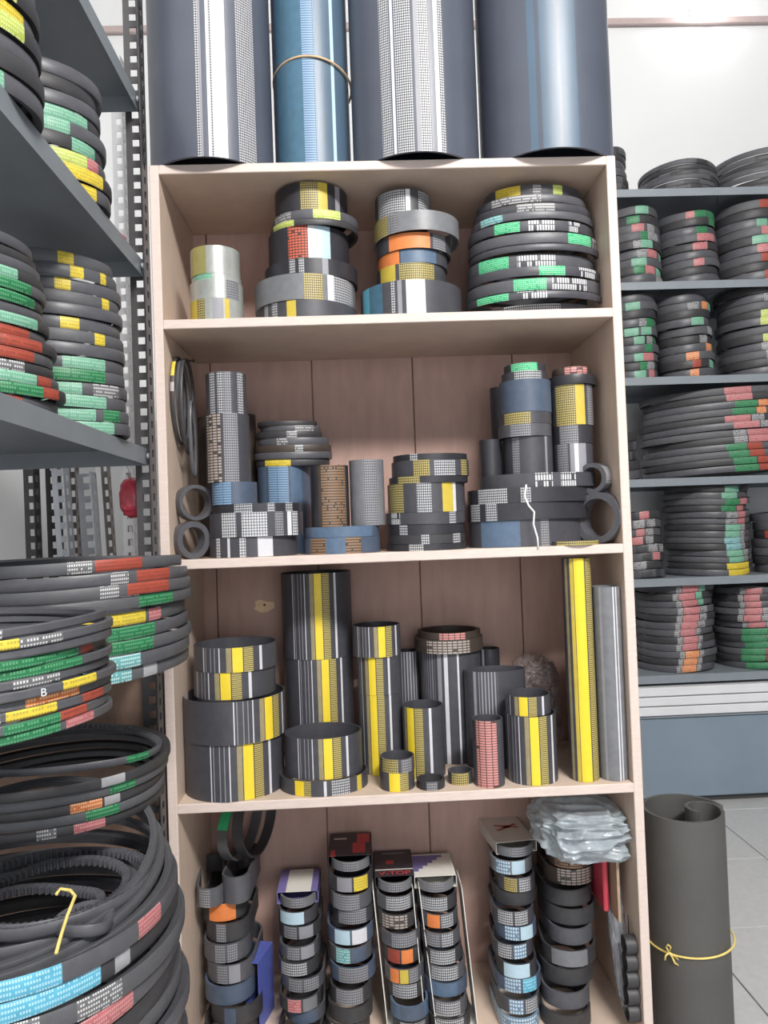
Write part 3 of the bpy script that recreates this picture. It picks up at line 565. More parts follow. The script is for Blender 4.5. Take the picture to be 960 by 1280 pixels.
def top_card(i, label, cells, side, ln=0.115, lift=0.004, wk=1.0, rz=0.0, back=0.035, h_=0.026, rx=0.0):
    B, Tt, wid = tops[i]
    # the belt the card wraps
    folded(f'topmost folded ribbed belt in the {label.split(" on a belt")[0].split(" around")[0]}', (Tt.x, Tt.y+0.085+0.005, Tt.z+0.001), wid*0.9, 0.165, 0.02, ub([(0.3, 0.7, 'grey_text')]), 'slate_light', rz)
    return card(label, (Tt.x, Tt.y+back+ln/2, Tt.z+0.001-0.0005), wid*wk, ln, h_, cells, (rx, 0, rz), side)
top_card(0, 'blue and white card sleeve around the top of a belt column', [(0.2, 0.82, 0, 1, 'card_white'), (0, 0.2, 0, 1, 'card_purple'), (0.82, 1, 0, 1, 'card_purple')], 'card_purple')
top_card(1, 'black card sleeve with red swoosh on a belt column', [(0.55, 0.85, 0.1, 0.55, 'card_red'), (0.65, 0.95, 0.55, 0.95, 'card_red'), (0.1, 0.4, 0.72, 0.78, 'card_white'), (0.05, 0.15, 0.0, 0.25, 'card_red')], 'card_black', ln=0.13)
c2 = top_card(2, 'black card sleeve with red lettering on a belt column', [(0, 1, 0.22, 0.26, 'card_white'), (0.3, 0.5, 0.45, 0.6, 'card_red'), (0.2, 0.8, 0.86, 0.9, 'line_grey')], 'card_black', ln=0.14)
c3 = top_card(3, 'purple and white card sleeve with diagonal stripe on a belt column', [(0, 1, 0, 1, 'card_white')]+[(0.0, 0.95-0.16*j, 0.1+0.15*j, 0.25+0.15*j, 'card_white') for j in range(6)]+[(0.0, max(0.12, 0.75-0.13*(5-j)), 0.22+0.12*j, 0.34+0.12*j, 'card_purple') for j in range(6)], 'card_white', ln=0.12)
c4 = top_card(4, 'cream card sleeve with red mark on a belt column', [], 'card_cream', ln=0.16, wk=0.96, rz=0.12)
def text_on(parent, s, size, loc, m, rot=(0, 0, 0), name='lettering'):
    cu = bpy.data.curves.new('lettering', 'FONT'); cu.body = s; cu.size = size; cu.align_x = 'CENTER'; cu.align_y = 'CENTER'; cu.extrude = 0.0002
    tmp = bpy.data.objects.new('tmp', cu); COL.objects.link(tmp); dg = bpy.context.evaluated_depsgraph_get(); dg.update()
    me = bpy.data.meshes.new_from_object(tmp.evaluated_get(dg)); bpy.data.objects.remove(tmp); me.materials.clear()
    return link(name, me, m, parent, loc, rot)
text_on(c2, 'V-TOP', 0.026, (0.0, -0.058, 0.0268), 'card_red')
# red arrow-like mark on the cream sleeve
bm = bmesh.new()
for q in (((-0.028, 0.012), (-0.022, 0.018), (0.03, -0.004), (0.03, -0.012)), ((-0.030, -0.016), (-0.022, -0.02), (0.03, 0.010), (0.026, 0.016)), ((-0.01, -0.006), (0.01, -0.008), (0.012, 0.006), (-0.008, 0.006))):
    bm.faces.new([bm.verts.new((x, y, 0)) for x, y in q])
link('red_mark', from_bm(bm, 'red_mark'), 'card_redink', c4, (0, 0.005, 0.0269))
# first column: wider loops, piled less neatly
G4a = [(SD, GT), (SD, 'slate_blue'), ('slate_blue',), (S1, GT, 'line_grey'), (S1, GT, GT), (SD, GT), ('rubber', 'orange')]
zb = Z4+0.001; Yb = 1.66
Bt = at(288, 1275, Yb); Tp = at(276, 1128, Yb+0.06); n = 7; hh = (Tp.z-zb)/n
for i in range(n):
    f = (i+0.5)/n; x = Bt.x+(Tp.x-Bt.x)*f+(0.006 if i % 2 else -0.004); c_ = G4a[i]
    bands = ub([(0.3+0.25*j, 0.52+0.25*j, m) for j, m in enumerate(c_[1:])]) if i != 6 else ub([(0.2, 0.8, 'orange')])
    ln = 0.2
    folded(f'wide folded ribbed belt, {up(i)} in the untidy column', (x, Yb+0.06*f+ln/2, zb+hh*i+0.0004), 0.115-0.003*i, ln, hh*0.95, bands, c_[0], (-0.08, 0.06, 0.02, -0.05, 0.04, -0.02, 0.05)[i])
za = zb+hh*n
pA = at(254, 1100, 1.70); pB = at(291, 1090, 1.705)
folded('small folded ribbed belt lying tilted on the untidy column', (pA.x, 1.79, za+0.001), 0.06, 0.19, 0.04, ub([(0.1, 0.5, GT)]), S1, 0.16)
folded('deep folded ribbed belt with open loop on the untidy column', (pB.x+0.004, 1.80, za+0.001), 0.062, 0.19, 0.058, [], S1, -0.04)
for i, (dx, hz, wy) in enumerate(((0.0, 0.075, 0.036), (0.012, 0.085, 0.042))):
    me = loop_mesh('ribbed_belt', ellipse(0.105, hz, 0.04, i), sec_flat(0.024, 0.005), [(2.0, 2.85, 'green')] if not i else [], ['rubber_grey', 'green'] if not i else ['rubber'], N=40)
    me.transform(Matrix.Rotation(PI/2, 4, 'X')); me.transform(Matrix.Rotation(PI/2, 4, 'Z'))
    zc = za+0.06+hz
    tag(link('ribbed_belt', me, S1, None, (pB.x-0.010+0.034*i, 1.825, zc), (0, 0, -0.25)), ('ribbed belt with green label standing on edge atop the untidy column', 'plain ribbed belt standing on edge behind the green labelled one')[i], 'belt', G4)
q = at(324, 1190, 1.70)
cb = card('blue and red card sleeve standing on end beside the untidy column', (q.x+0.004, 1.76, Z4+0.075), 0.15, 0.09, 0.03, [(0, 0.55, 0, 1, 'card_blue'), (0.55, 0.8, 0, 1, 'card_white'), (0.8, 1, 0, 1, 'card_red')], (0, -PI/2, -0.25), 'card_blue')
# leaning plastic tube, cardboard, hanging belts at the right end of the bay
def blob(name, label, cat, c, rad, m, amp, fr, seed, sub=4, group=None, rot=(0, 0, 0), flat=None, folds=1.0):
    bm = bmesh.new(); bmesh.ops.create_icosphere(bm, subdivisions=sub, radius=1)
    for v in bm.verts:
        d = v.co.copy(); s = Vector([math.copysign(abs(q)**0.72, q) for q in d]); nv = Vector((d.x*fr*folds, d.y*fr, d.z*fr*1.5))+Vector((seed, seed*2.1, 0))
        wv = noise.noise(nv*0.6)*1.2
        k_ = 1+amp*((1-2*abs(noise.noise(nv+Vector((wv, wv, 0)))))*0.45)+amp*0.10*(1-2.5*abs(noise.noise(nv*2.0)))-amp*0.25
        v.co = Vector((s.x*rad[0], s.y*rad[1], s.z*rad[2]))*k_
    me = from_bm(bm, name); me.shade_smooth()
    o = link(name, me, m, None, c, rot); return tag(o, label, cat, group)
q = at(735, 1026, 1.74)
blob('plastic_bag', 'crumpled clear plastic bag bundle pushed under the third shelf', 'bag', (q.x-0.022, 1.725, q.z-0.004), (0.100, 0.112, 0.053), 'plastic_film', 0.5, 2.0, 4, 6, None, (0.0, 0.03, 0.1), folds=0.55)
q = at(653, 826, 1.86)
blob('plastic_bag', 'crinkled brownish plastic wrap stuffed behind the yellow striped sleeves', 'bag', (q.x+0.026, 1.868, Z3+0.115), (0.062, 0.05, 0.112), 'plastic_film_brown', 0.4, 2.6, 9, 6)
p1, p0 = at(762, 1062, 1.76), at(785, 1262, 1.66)
mid = (p1+p0)/2; dv = (p1-p0)
o = blob('plastic_tube', 'long limp grey plastic wrapped tube leaning in the corner of the bottom bay', 'bag', mid, (0.020, 0.018, dv.length/2*0.98), 'plastic_film_grey', 0.3, 3, 14, 6)
o.rotation_euler = dv.to_track_quat('Z', 'Y').to_euler()
q = at(786, 1090, 1.80)
box('cardboard_strip', (XR-T-0.028, XR-T-0.022, 1.66, 1.74, at(795, 1140, 1.7).z, at(795, 1058, 1.7).z), 'card_brown')
tag(bpy.data.objects['cardboard_strip'], 'brown cardboard strip propped high against the bookcase side', 'cardboard')
bpy.data.objects['cardboard_strip'].location.z += 0
q = box('red_packet', (XR-T-0.046, XR-T-0.034, 1.70, 1.80, at(782, 1125, 1.75).z, at(782, 1060, 1.75).z), 'red_plastic', bev=0.003); tag(q, 'thin dark red packet tucked beside the cardboard strip', 'packet')
for i in range(5):
    yy = 1180+i*21
    c_ = at(797, yy, 1.64); bands = [(-0.6, 0.6, 'line_grey')]
    me = loop_mesh('small_belt', ellipse(0.020, 0.020), sec_flat(0.024, 0.004), bands, ['rubber', 'line_grey'], N=28)
    me.transform(Matrix.Translation((0, 0, -0.012))); me.transform(Matrix.Rotation(PI/2, 4, 'Y'))
    tag(link('small_belt', me, 'rubber', None, (XR-T-0.0135, 1.64, c_.z), (0.1*i, 0, 0)), f'small black belt ring, {("topmost", "second", "middle", "fourth", "lowest")[i]} of the string of rings on the bookcase side', 'belt', 'small belt rings strung on the bookcase side')
pts = [Vector((XR-T-0.006, 1.662, at(797, 1150+i*12, 1.64).z)) for i in range(11)]
tag(tube('hanging_wire', pts, 0.0014, 'nail'), 'dark wire strung through the small belt rings', 'wire')

# ------------------------------------------------------------------ slotted-angle rack on the left
RX, RB, RY0, RY1 = -0.436, -0.86, 0.50, 1.60
ZA = at(187, 114, 1.58).z; ZB = at(187, 322, 1.58).z; ZC = at(190, 560, 1.58).z; ZE = EYE-0.226
rack = thing('slotted_angle_rack', 'grey slotted angle steel rack loaded with stacks of V-belts', 'rack', ((RX+RB)/2, RY0, 0))
def tray(name, x0, x1, y0, y1, z, m, parent, lip=0.034):
    bm = bmesh.new(); t = 0.0015
    addbox(bm, x0, x1, y0, y1, z-t, z)
    addbox(bm, x1-t, x1, y0, y1, z-lip, z-t); addbox(bm, x0, x0+t, y0, y1, z-lip, z-t); addbox(bm, x0+t, x1-t, y0, y0+t, z-lip, z-t); addbox(bm, x0+t, x1-t, y1-t, y1, z-lip, z-t)
    c_ = Vector(((x0+x1)/2, (y0+y1)/2, z)); bmesh.ops.translate(bm, verts=bm.verts[:], vec=-c_)
    return link(name, from_bm(bm, name), m, parent, c_-parent.location)
for z in (ZA, ZB, ZC): tray('shelf', RB, RX, RY0, RY1-0.004, z, 'steel_rack', rack)
tray('shelf', RB, RX-0.03, RY0+0.32, RY1-0.004, ZE, 'steel_rack', rack, 0.012)
def angle_mesh(hgt, fl=0.04, pitch=0.03, t=0.002):
    """L section with a row of punched slots in each flange: flange A along -X, flange B along -Y from the corner"""
    n = int(hgt/pitch); vs_, fs = [], []
    for axis in (0, 1):
        base = len(vs_)
        def P_(a, z): return (-a, 0, z) if axis == 0 else (0, -a, z)
        a0, a1 = fl*0.32, fl*0.68
        for i in range(n):
            z0, z1 = i*pitch, (i+1)*pitch; h0, h1 = z0+pitch*0.25, z0+pitch*0.75
            quads = [((0, z0), (fl, z0), (fl, h0), (0, h0)), ((0, h1), (fl, h1), (fl, z1), (0, z1)), ((0, h0), (a0, h0), (a0, h1), (0, h1)), ((a1, h0), (fl, h0), (fl, h1), (a1, h1))]
            for q in quads:
                k_ = len(vs_); vs_.extend(P_(*c_) for c_ in q); fs.append((k_, k_+1, k_+2, k_+3))
    me = bpy.data.meshes.new('slotted_angle'); me.from_pydata(vs_, [], fs); return me
am = angle_mesh(2.9); am.materials.append(MATS['steel_dark'])
for x, y, rz in ((XL-0.0035, RY1+0.002, 0), (RB-0.003, RY1+0.002, -PI/2), (RX+0.003, RY0-0.002, PI/2), (RB-0.003, RY0-0.002, PI)):
    o = link('post', am, 'steel_dark', rack, Vector((x, y, 0))-rack.location, (0, 0, rz)); md = o.modifiers.new('thickness', 'SOLIDIFY'); md.thickness = 0.002
for z in (ZA, ZB, ZC, ZE):
    lathe('bolt', [(0, 0), (0.007, 0), (0.007, 0.004), (0, 0.005)], 'galvanised', rack, Vector((RX+0.003, RY1-0.02, z-0.017))-rack.location, (0, PI/2, 0), 10)
for i, (z0, z1, dx) in enumerate(((0.005, 0.46, 0.0), (0.462, 0.93, 0.012))):  # two boxes added to darken the gap behind the low belt piles
    ct = thing('added_carton', ('brown box added to darken the gap behind the rack, standing on the floor', 'second brown box added to darken the gap behind the rack, stacked on another')[i], 'box', (-0.66+dx, 1.75, z0), 'brown boxes added to darken behind the rack')
    box('body', (-0.89+dx, XL-0.012, 1.645, 1.86, z0, z1), 'carton_board', ct, 0.002)
    box('tape', (-0.68+dx, -0.63+dx, 1.644, 1.861, z1-0.001, z1+0.0006), 'card_brown', ct)
# loose slotted steel angles leaning behind the rack
SA = [(7, 0.040, 'steel_dark', 1.52), (27, 0.040, 'steel_dark', 1.55), (46, 0.030, 'galvanised_warm', 1.46), (70, 0.045, 'galvanised', 1.44), (96, 0.050, 'galvanised', 1.43), (115, 0.024, 'galvanised_warm', 1.47), (128, 0.036, 'zinc_white', 2.50), (150, 0.022, 'galvanised_warm', 1.45)]
SL_LAB = ['black slotted steel angle standing behind the rack, furthest from the bookcase', 'black slotted steel angle standing next to a plain grey strip', 'plain grey narrow slotted angle between black and silver ones', 'silver slotted steel angle leaning behind the rack', 'wider silver blue slotted angle leaning behind the rack', 'thin brownish slotted angle between silver and white ones', 'long white slotted steel angle reaching high behind the rack', 'thin brownish slotted angle nearest the rack post']
for i, (px, fw, m, hgt) in enumerate(SA):
    b = at(px+12, 690, 1.93+0.012*(i % 3)); me = angle_mesh(hgt, fw, 0.035); me.materials.append(MATS[m])
    o = link('slotted_angle', me, m, None, (b.x+fw/2+0.02, 2.02+0.056*(i % 3), 0.004), (0, (0.0 if i == 6 else -0.045) if i > 2 else -0.01, 0)); md = o.modifiers.new('thickness', 'SOLIDIFY'); md.thickness = 0.002
    tag(o, SL_LAB[i], 'steel angle', 'loose slotted angles behind the rack')
rbag = thing('red_bag', 'small red plastic bag hanging from the rack shelf behind the post', 'bag', (at(165, 622, 1.66).x, 1.66, at(165, 622, 1.66).z))
o = blob('bag_body', '', '', (0, 0, 0), (0.024, 0.022, 0.042), 'red_plastic', 0.25, 2.5, 3)
del o['label'], o['category']; o.parent = rbag
p_ = rbag.location
tube('cord', [p_+Vector((0, 0, 0.035)), p_+Vector((0, -0.02, 0.06)), Vector((p_.x, RY1-0.0045, ZC-0.012))], 0.0015, 'string_white', rbag)
blob('red_packet', 'small crumpled red packet lying at the end of the upper rack shelf', 'packet', (RX-0.05, 1.565, ZB+0.024), (0.026, 0.024, 0.022), 'red_plastic', 0.2, 2.5, 5)

# ------------------------------------------------------------------ V-belt stacks
def vstack(place, group, cx, cy, r, z0, ztop, specs, asp=1.0, lean=(0, 0), jit=0.006, t=0.013, wob=0.012, base=('rubber_grey', 'rubber'), tilt=0.0, zw=0.002, face=None, N=56):
    if group in (GR, GS_): specs = [[b for b in sp if b[2] != 'v_pale'] for sp in specs]
    n = len(specs); hh = (ztop-z0)/n; ph = R.uniform(0, 6.28); th0 = math.atan2(-cy, -cx) if face is None else face
    for i, sp in enumerate(specs):
        bands = [(th0+math.radians(a-w_/2), th0+math.radians(a+w_/2), m) for a, w_, m in sp]
        bs = base[i % len(base)]; rr = r*R.uniform(0.965, 1.0); ph += R.uniform(-0.12, 0.12)
        me = loop_mesh('v_belt', ellipse(rr, rr*asp, wob, R.random()), sec_vee(hh*0.93, t), bands, mats_of(bs, bands), N=N, zf=lambda tt: zw*math.sin(2*tt+ph)+zw*0.6*math.sin(tt*3+ph))
        f = i/max(1, n-1)
        o = link('v_belt', me, bs, None, (cx+lean[0]*f+R.uniform(-jit, jit), cy+lean[1]*f+R.uniform(-jit, jit), z0+hh*i+0.002), (R.uniform(-0.003, 0.003), tilt+R.uniform(-0.003, 0.003), 0))
        wd = []
        for b in sp:
            if WORD.get(b[2]) and WORD[b[2]] not in wd: wd.append(WORD[b[2]])
        desc = ' and '.join(wd[:2])+' print' if wd else 'no print'
        o_ = 'topmost' if i == n-1 else ORD[i]
        tag(o, f'V-belt with {desc}, {o_} in the {place}', 'belt', group)
g, ye, rd, wh, bl, te, orr, pk, mi_, li, pa = 'v_green', 'v_yellow', 'v_red', 'v_white', 'v_blue', 'v_teal', 'v_orange', 'v_pink', 'v_mint', 'v_lime', 'v_pale'
GR = 'V-belts stacked on the slotted rack'; GS_ = 'V-belts stacked on the back shelving'
cxr = lambda px, Yc, r: at(px, 450, Yc).x-r
RT = at(155, 440, 1.42).x
vstack("post-side stack on rack's middle shelf", GR, RT-0.112, 1.42, 0.112, ZC+0.001, at(95, 308, 1.31).z,
       [[(10, 70, 'v_mint')], [(-8, 70, mi_), (45, 20, g)], [(0, 80, mi_)], [(-10, 50, mi_), (40, 30, wh)], [(10, 60, g)], [(20, 40, mi_)], [], [(36, 12, ye), (-22, 14, ye)], [(12, 16, ye), (-20, 12, pa)], [], [(0, 22, pa), (50, 10, ye)], [(4, 14, ye), (26, 20, pa)], [(20, 12, ye), (48, 8, ye)], [(14, 14, ye)]], lean=(-0.012, 0), base=('rubber_grey', 'rubber_wrap', 'rubber_grey'))
vstack("outer stack on rack's middle shelf", GR, at(72, 480, 1.12).x-0.11, 1.12, 0.11, ZC+0.001, at(10, 268, 1.02).z,
       [[(10, 40, rd), (-25, 25, mi_)], [(20, 50, g), (52, 18, rd)], [(15, 55, mi_), (52, 16, rd)], [(10, 50, wh)], [(30, 34, rd), (0, 25, wh)], [(32, 34, rd)], [(35, 30, rd), (8, 20, wh)], [(30, 50, mi_)], [], [(30, 60, g)], [(25, 50, g)], [(20, 40, mi_)], [(20, 25, pa)], [], []], lean=(-0.035, 0))
vstack("post-side stack on rack's upper shelf", GR, at(136, 230, 1.35).x-0.11, 1.35, 0.11, ZB+0.001, at(80, 60, 1.24).z,
       [[(20, 60, ye)], [(28, 60, ye)], [(22, 50, li), (50, 15, pk)], [(10, 30, pa), (45, 30, mi_)], [(0, 50, mi_)], [(25, 50, mi_)], [(10, 40, pa)], [(5, 30, pa)], []], lean=(-0.02, 0))
vstack("outer stack on rack's upper shelf", GR, at(50, 130, 1.04).x-0.11, 1.04, 0.11, ZB+0.001, ZB+0.27,
       [[(10, 40, mi_)], [(20, 40, pa)], [], [(20, 60, li)], [(25, 60, ye)], [(15, 60, li)], [(10, 40, mi_)], [(30, 40, mi_)], [], [(20, 40, mi_)]], lean=(-0.02, 0))

# big V-belts heaped at the front of the rack
GB = 'large V-belts heaped at the front of the rack'
HL = -PI/2
vstack("wide under-pile on rack's lowest shelf", GB, at(240, 810, 1.38).x-0.215, 1.37, 0.215, ZE+0.001, at(150, 772, 1.15).z,
       [[(28, 40, te), (58, 8, pa)], [(30, 45, te)], [(48, 22, g)], [(50, 24, g)], [(38, 40, ye), (64, 8, pk)]], face=HL, base=('rubber_wrap', 'rubber_grey'), t=0.014, N=72, lean=(-0.004, 0))
vstack("wide over-pile on rack's lowest shelf", GB, at(234, 730, 1.38).x-0.212, 1.37, 0.212, at(150, 772, 1.15).z+0.002, at(150, 702, 1.15).z,
       [[(62, 22, g)], [(58, 24, rd), (38, 8, wh)], [(60, 20, rd), (42, 8, wh)], [(45, 22, rd), (28, 10, wh)]], face=HL, base=('rubber_wrap', 'rubber_wrap', 'rubber_grey'), t=0.014, N=72)
cc = at(134, 860, 0.98).x-0.155
vstack("small pile on rack's lowest shelf", GB, cc, 0.98, 0.155, ZE+0.001, at(20, 788, 0.83).z,
       [[(10, 60, g), (52, 18, pk)], [(30, 25, g), (50, 16, rd)], [(-10, 50, wh), (28, 22, ye), (62, 18, rd)], [(-15, 40, g), (38, 26, orr)], [(-15, 30, bl), (50, 20, ye)], [(-10, 20, wh), (30, 20, wh)], [(22, 60, g)], [(28, 50, g), (60, 10, rd)], [(0, 10, wh)], [(5, 42, ye), (30, 18, wh)], [(10, 16, wh)]], face=HL+0.3, t=0.013, lean=(0.0, 0), base=('rubber_grey', 'rubber_wrap'))
# floor heap
eR, eY = 0.262, 1.20
eX = at(226, 1180, eY).x-eR
zt_ = EYE-0.535
specs = []
pal = [[(20, 40, bl)], [(10, 16, wh), (48, 24, pk)], [(0, 30, li), (26, 12, wh)], [], [(30, 30, bl), (58, 12, pa)], [(-10, 30, te)], [(44, 16, wh)], [(60, 18, pk)], [], [(20, 14, wh)]]
for i in range(24): specs.append(pal[i % 10] if i < 18 else [])
specs[-1] = [(24, 30, bl), (70, 12, pk)]; specs[-2] = [(32, 40, bl), (60, 6, pa)]; specs[-3] = [(26, 10, wh), (48, 14, wh)]; specs[-4] = [(8, 26, li), (20, 8, wh), (52, 22, pk)]; specs[-5] = [(18, 24, te), (36, 12, pa)]
ORD += ['seventeenth', 'eighteenth', 'nineteenth', 'twentieth', 'twenty-first', 'twenty-second', 'twenty-third', 'twenty-fourth']
vstack('big floor heap', GB, eX, eY, eR, 0.006, zt_, specs, face=HL, t=0.016, wob=0.014, N=80, jit=0.006, base=('rubber_wrap', 'rubber', 'rubber_grey'), zw=0.003)
def cogged(label, cx, cy, z, r, asp, h=0.016, t=0.013, wob=0.03, rot=(0, 0, 0), seed=1, base='rubber_grey', bands=()):
    me = loop_mesh('cogged_belt', ellipse(r, r*asp, wob, seed), sec_vee(h, t), list(bands), mats_of(base, bands), N=int(2*PI*r/0.0026), cog=1, zf=lambda tt: 0.004*math.sin(2*tt+seed))
    return tag(link('cogged_belt', me, base, None, (cx, cy, z), rot), label, 'belt', GB)
zc_ = zt_+0.006
for i, (px_, py_, rr, asp, sd, wb, lab) in enumerate(((70, 1112, 0.136, 1.0, 2, 0.02, 'large cogged V-belt lying loosely on the floor heap'), (62, 1118, 0.114, 0.92, 5, 0.05, 'second cogged V-belt curled inside the large cogged one'), (50, 1135, 0.088, 0.8, 8, 0.08, 'small cogged loop in the middle of the floor heap'), (105, 1150, 0.045, 0.75, 11, 0.10, 'smallest folded cogged loop beside the yellow tie'))):
    p_ = atz(px_, py_, zc_+0.006); cogged(lab, p_.x, p_.y, zc_+(0.004 if i == 0 else -0.001*i), rr, asp, seed=sd, wob=wb)
for i, (rr, lab) in enumerate(((0.20, 'plain V-belt sunk low inside the floor heap'), (0.172, 'smaller plain V-belt sunk inside the floor heap'))):
    me = loop_mesh('v_belt', ellipse(rr, rr, 0.03, 30+i), sec_vee(0.018, 0.014), [], ['rubber_wrap'], N=72)
    tag(link('v_belt', me, 'rubber', None, (eX+0.02, eY-0.01, zt_-0.035+0.018*i)), lab, 'belt', GB)
# tilted rings inside the heap, rising at the back
for i, (rr, tx, lab, bd) in enumerate(((0.240, 0.11, 'outer tilted V-belt rising at the back of the floor heap', [(HL+1.9, HL+2.3, g)]), (0.226, 0.21, 'middle tilted V-belt with teal print rising behind the floor heap', [(HL+2.0, HL+2.4, 'v_teal')]), (0.212, 0.30, 'inner tilted V-belt with pink print rising behind the floor heap', [(HL+2.2, HL+2.5, pk)]))):
    me = loop_mesh('v_belt', ellipse(rr, rr, 0.006, i), sec_vee(0.016, 0.012), bd, mats_of('rubber_wrap', bd), N=72)
    tag(link('v_belt', me, 'rubber', None, (eX+0.004+0.004*i, eY, zt_-0.032+rr*math.sin(tx)+0.003*i), (tx, 0, 0)), lab, 'belt', GB)
dR = 0.205; dX = at(209, 950, 1.36).x-dR
vstack('mid heap behind the floor heap', GB, dX, 1.355, dR, EYE-0.452, EYE-0.372, [[(40, 14, pk), (22, 8, wh)], [(45, 16, g)], [(38, 14, orr), (50, 8, pa)], [(55, 14, g)], [(50, 12, pa)]], face=HL, t=0.013, base=('rubber', 'rubber_wrap'), N=72)
cogged('narrow V-belt coiled inside the mid heap', dX+0.03, 1.37, EYE-0.372, 0.16, 0.9, h=0.012, t=0.010, wob=0.04, seed=4, bands=[(HL+0.9, HL+1.2, g)])
# yellow tie
pts = [at(x, y, Y) for x, y, Y in ((70, 1192, 0.945), (76, 1170, 0.965), (84, 1145, 0.985), (94, 1120, 1.01), (88, 1113, 1.02), (76, 1111, 1.03), (70, 1118, 1.02))]
tag(tube('yellow_tie', pts, 0.0022, 'string_yellow'), 'yellow plastic tie around loops in the floor heap', 'tie')
# the letter printed on the small pile
bx = at(48, 868, 0.84)
lt = None
for o in bpy.data.objects:
    if o.name.startswith('v_belt') and o.get('label', '').startswith('V-belt with blue and yellow print, fifth in the small pile on rack'): lt = o
if lt:
    an = HL+math.radians(47); rr = 0.1565
    text_on(lt, 'B', 0.013, (rr*math.cos(an), rr*math.sin(an), 0.006), 'bright_white', (PI/2, 0, math.radians(47)))

# ------------------------------------------------------------------ grey shelving at the back
YF = 3.25
shelf_y = [235, 351, 470, 597, 722, 843]
SZ = [at(860, y, YF).z for y in shelf_y]
X0, X1 = at(768, 400, YF).x-0.12, 2.3
brack = thing('steel_shelving', 'grey steel shelving along the back wall full of V-belts', 'shelving', ((X0+X1)/2, YF, at(880, 857, YF-0.03).z))
for z in SZ: tray('shelf', X0, X1, YF, YF+0.5, z, 'steel_grey', brack, 0.034)
# front lips of these trays face the camera: add posts at both ends and the back
PZ = at(880, 857, YF-0.03).z
bmh = angle_mesh(SZ[0]+0.02-PZ, 0.04, 0.035); bmh.materials.append(MATS['steel_grey'])
for x, y, rz in ((X0-0.003, YF+0.003, PI/2), (X1+0.003, YF+0.0, PI), (X0-0.003, YF+0.497, PI), (X1+0.003, YF+0.497, -PI/2)):
    o = link('post', bmh, 'steel_grey', brack, Vector((x, y, PZ))-brack.location, (0, 0, rz)); md = o.modifiers.new('thickness', 'SOLIDIFY'); md.thickness = 0.002
GS = 'V-belts stacked on the back shelving'
PR = random.Random(21)
def spec(n, kinds, c0=0, spread=16):
    out = []
    if kinds and isinstance(kinds[0], list):       # the same print repeated at the same place on each belt
        for i in range(n):
            a = c0+PR.uniform(-3, 3); s = []
            for wq, m in kinds[min(len(kinds)-1, i*len(kinds)//n)]: s.append((a+wq/2, wq*0.94, m)); a += wq
            out.append(s)
        return out
    for i in range(n):
        s = []
        a = c0+PR.uniform(-spread, spread)
        for j in range(PR.choice((1, 2, 2, 3))):
            wq = PR.uniform(16, 30); s.append((a, wq, PR.choice(kinds))); a += wq+4
        out.append(s)
    return out
def bstack(place, xl, xr, row, ytop, n, kinds, asp=1.0, tilt=0.0, c0=0, lean=(0, 0), back=0.02, wob=0.015):
    ym = (shelf_y[row]+ytop)/2
    Yc = YF+0.2; r = (at(xr, ym, Yc).x-at(xl, ym, Yc).x)/2
    Yc = YF+back+r*asp; a, b = at(xl, ym, Yc).x, at(xr, ym, Yc).x; r = (b-a)/2
    zt = at((xl+xr)/2, ytop, Yc-r*asp).z
    vstack(place, GS, (a+b)/2, Yc, r, SZ[row]+0.001+abs(math.sin(tilt))*r, zt, spec(n, kinds, c0), asp=asp, tilt=tilt, lean=lean, t=0.016, jit=0.008, wob=wob, face=-PI/2-0.24, N=44, zw=0.004, base=('rubber_grey', 'rubber', 'rubber_wrap'))
K1 = [mi_, pk, pa, wh, g, pa]; K2 = [rd, wh, pa, mi_, orr, pa]; K0 = ['rubber', 'rubber_wrap']
bstack('bookcase-side pile on topmost back shelf', 735, 781, 0, 183, 6, K0)
bstack('middle pile on topmost back shelf', 797, 891, 0, 199, 6, K0, lean=(0.0, 0))
bstack('tallest pile on topmost back shelf', 889, 1000, 0, 182, 7, K0)
bstack('bookcase-side stack on second back shelf', 752, 823, 1, 258, 9, K1, c0=10)
bstack('middle stack on second back shelf', 821, 893, 1, 262, 9, [pa, wh, pk, g, pa], c0=18)
bstack('tallest stack on second back shelf', 893, 975, 1, 250, 9, [mi_, pk, pa, rd, pa], c0=10)
bstack('bookcase-side stack on third back shelf', 750, 819, 2, 366, 10, K1, c0=10)
bstack('middle stack on third back shelf', 822, 889, 2, 366, 10, K2, lean=(-0.02, 0), c0=14)
bstack('tallest stack on third back shelf', 899, 985, 2, 356, 11, [pk, wh, pa, mi_, pa, li], c0=8)
bstack('big wide pile on fourth back shelf', 801, 1035, 3, 482, 12, [[(14, g), (10, rd)], [(12, g), (9, rd)], [(8, wh), (14, pk)], [(16, pk), (8, wh)], [(14, g), (6, 'v_orange')], [(16, pk)]], asp=0.52, tilt=-0.05, c0=-4, wob=0.02)
bstack('tall pile on fifth back shelf', 833, 932, 4, 607, 14, [[(44, ye)], [(28, mi_), (12, wh)], [(28, te), (8, wh)], [(26, mi_), (10, wh)], [(20, wh), (16, pk)], [(24, g), (16, pk)], [(26, mi_)]], c0=14)
bstack('bookcase-side pile on fifth back shelf', 770, 827, 4, 640, 8, [pk, wh, 'rubber', 'rubber'], c0=10)
bstack('red printed pile on fifth back shelf', 944, 1010, 4, 640, 7, [rd, rd, pk, 'v_red'], c0=-25)
bstack('pink printed stack on bottom back shelf', 797, 889, 5, 733, 12, [[(7, wh), (22, 'v_orange'), (8, wh)], [(8, wh), (24, pk), (8, wh)], [(8, wh), (26, pk), (14, wh)], [(8, wh), (26, pk), (12, mi_)]], c0=-6)
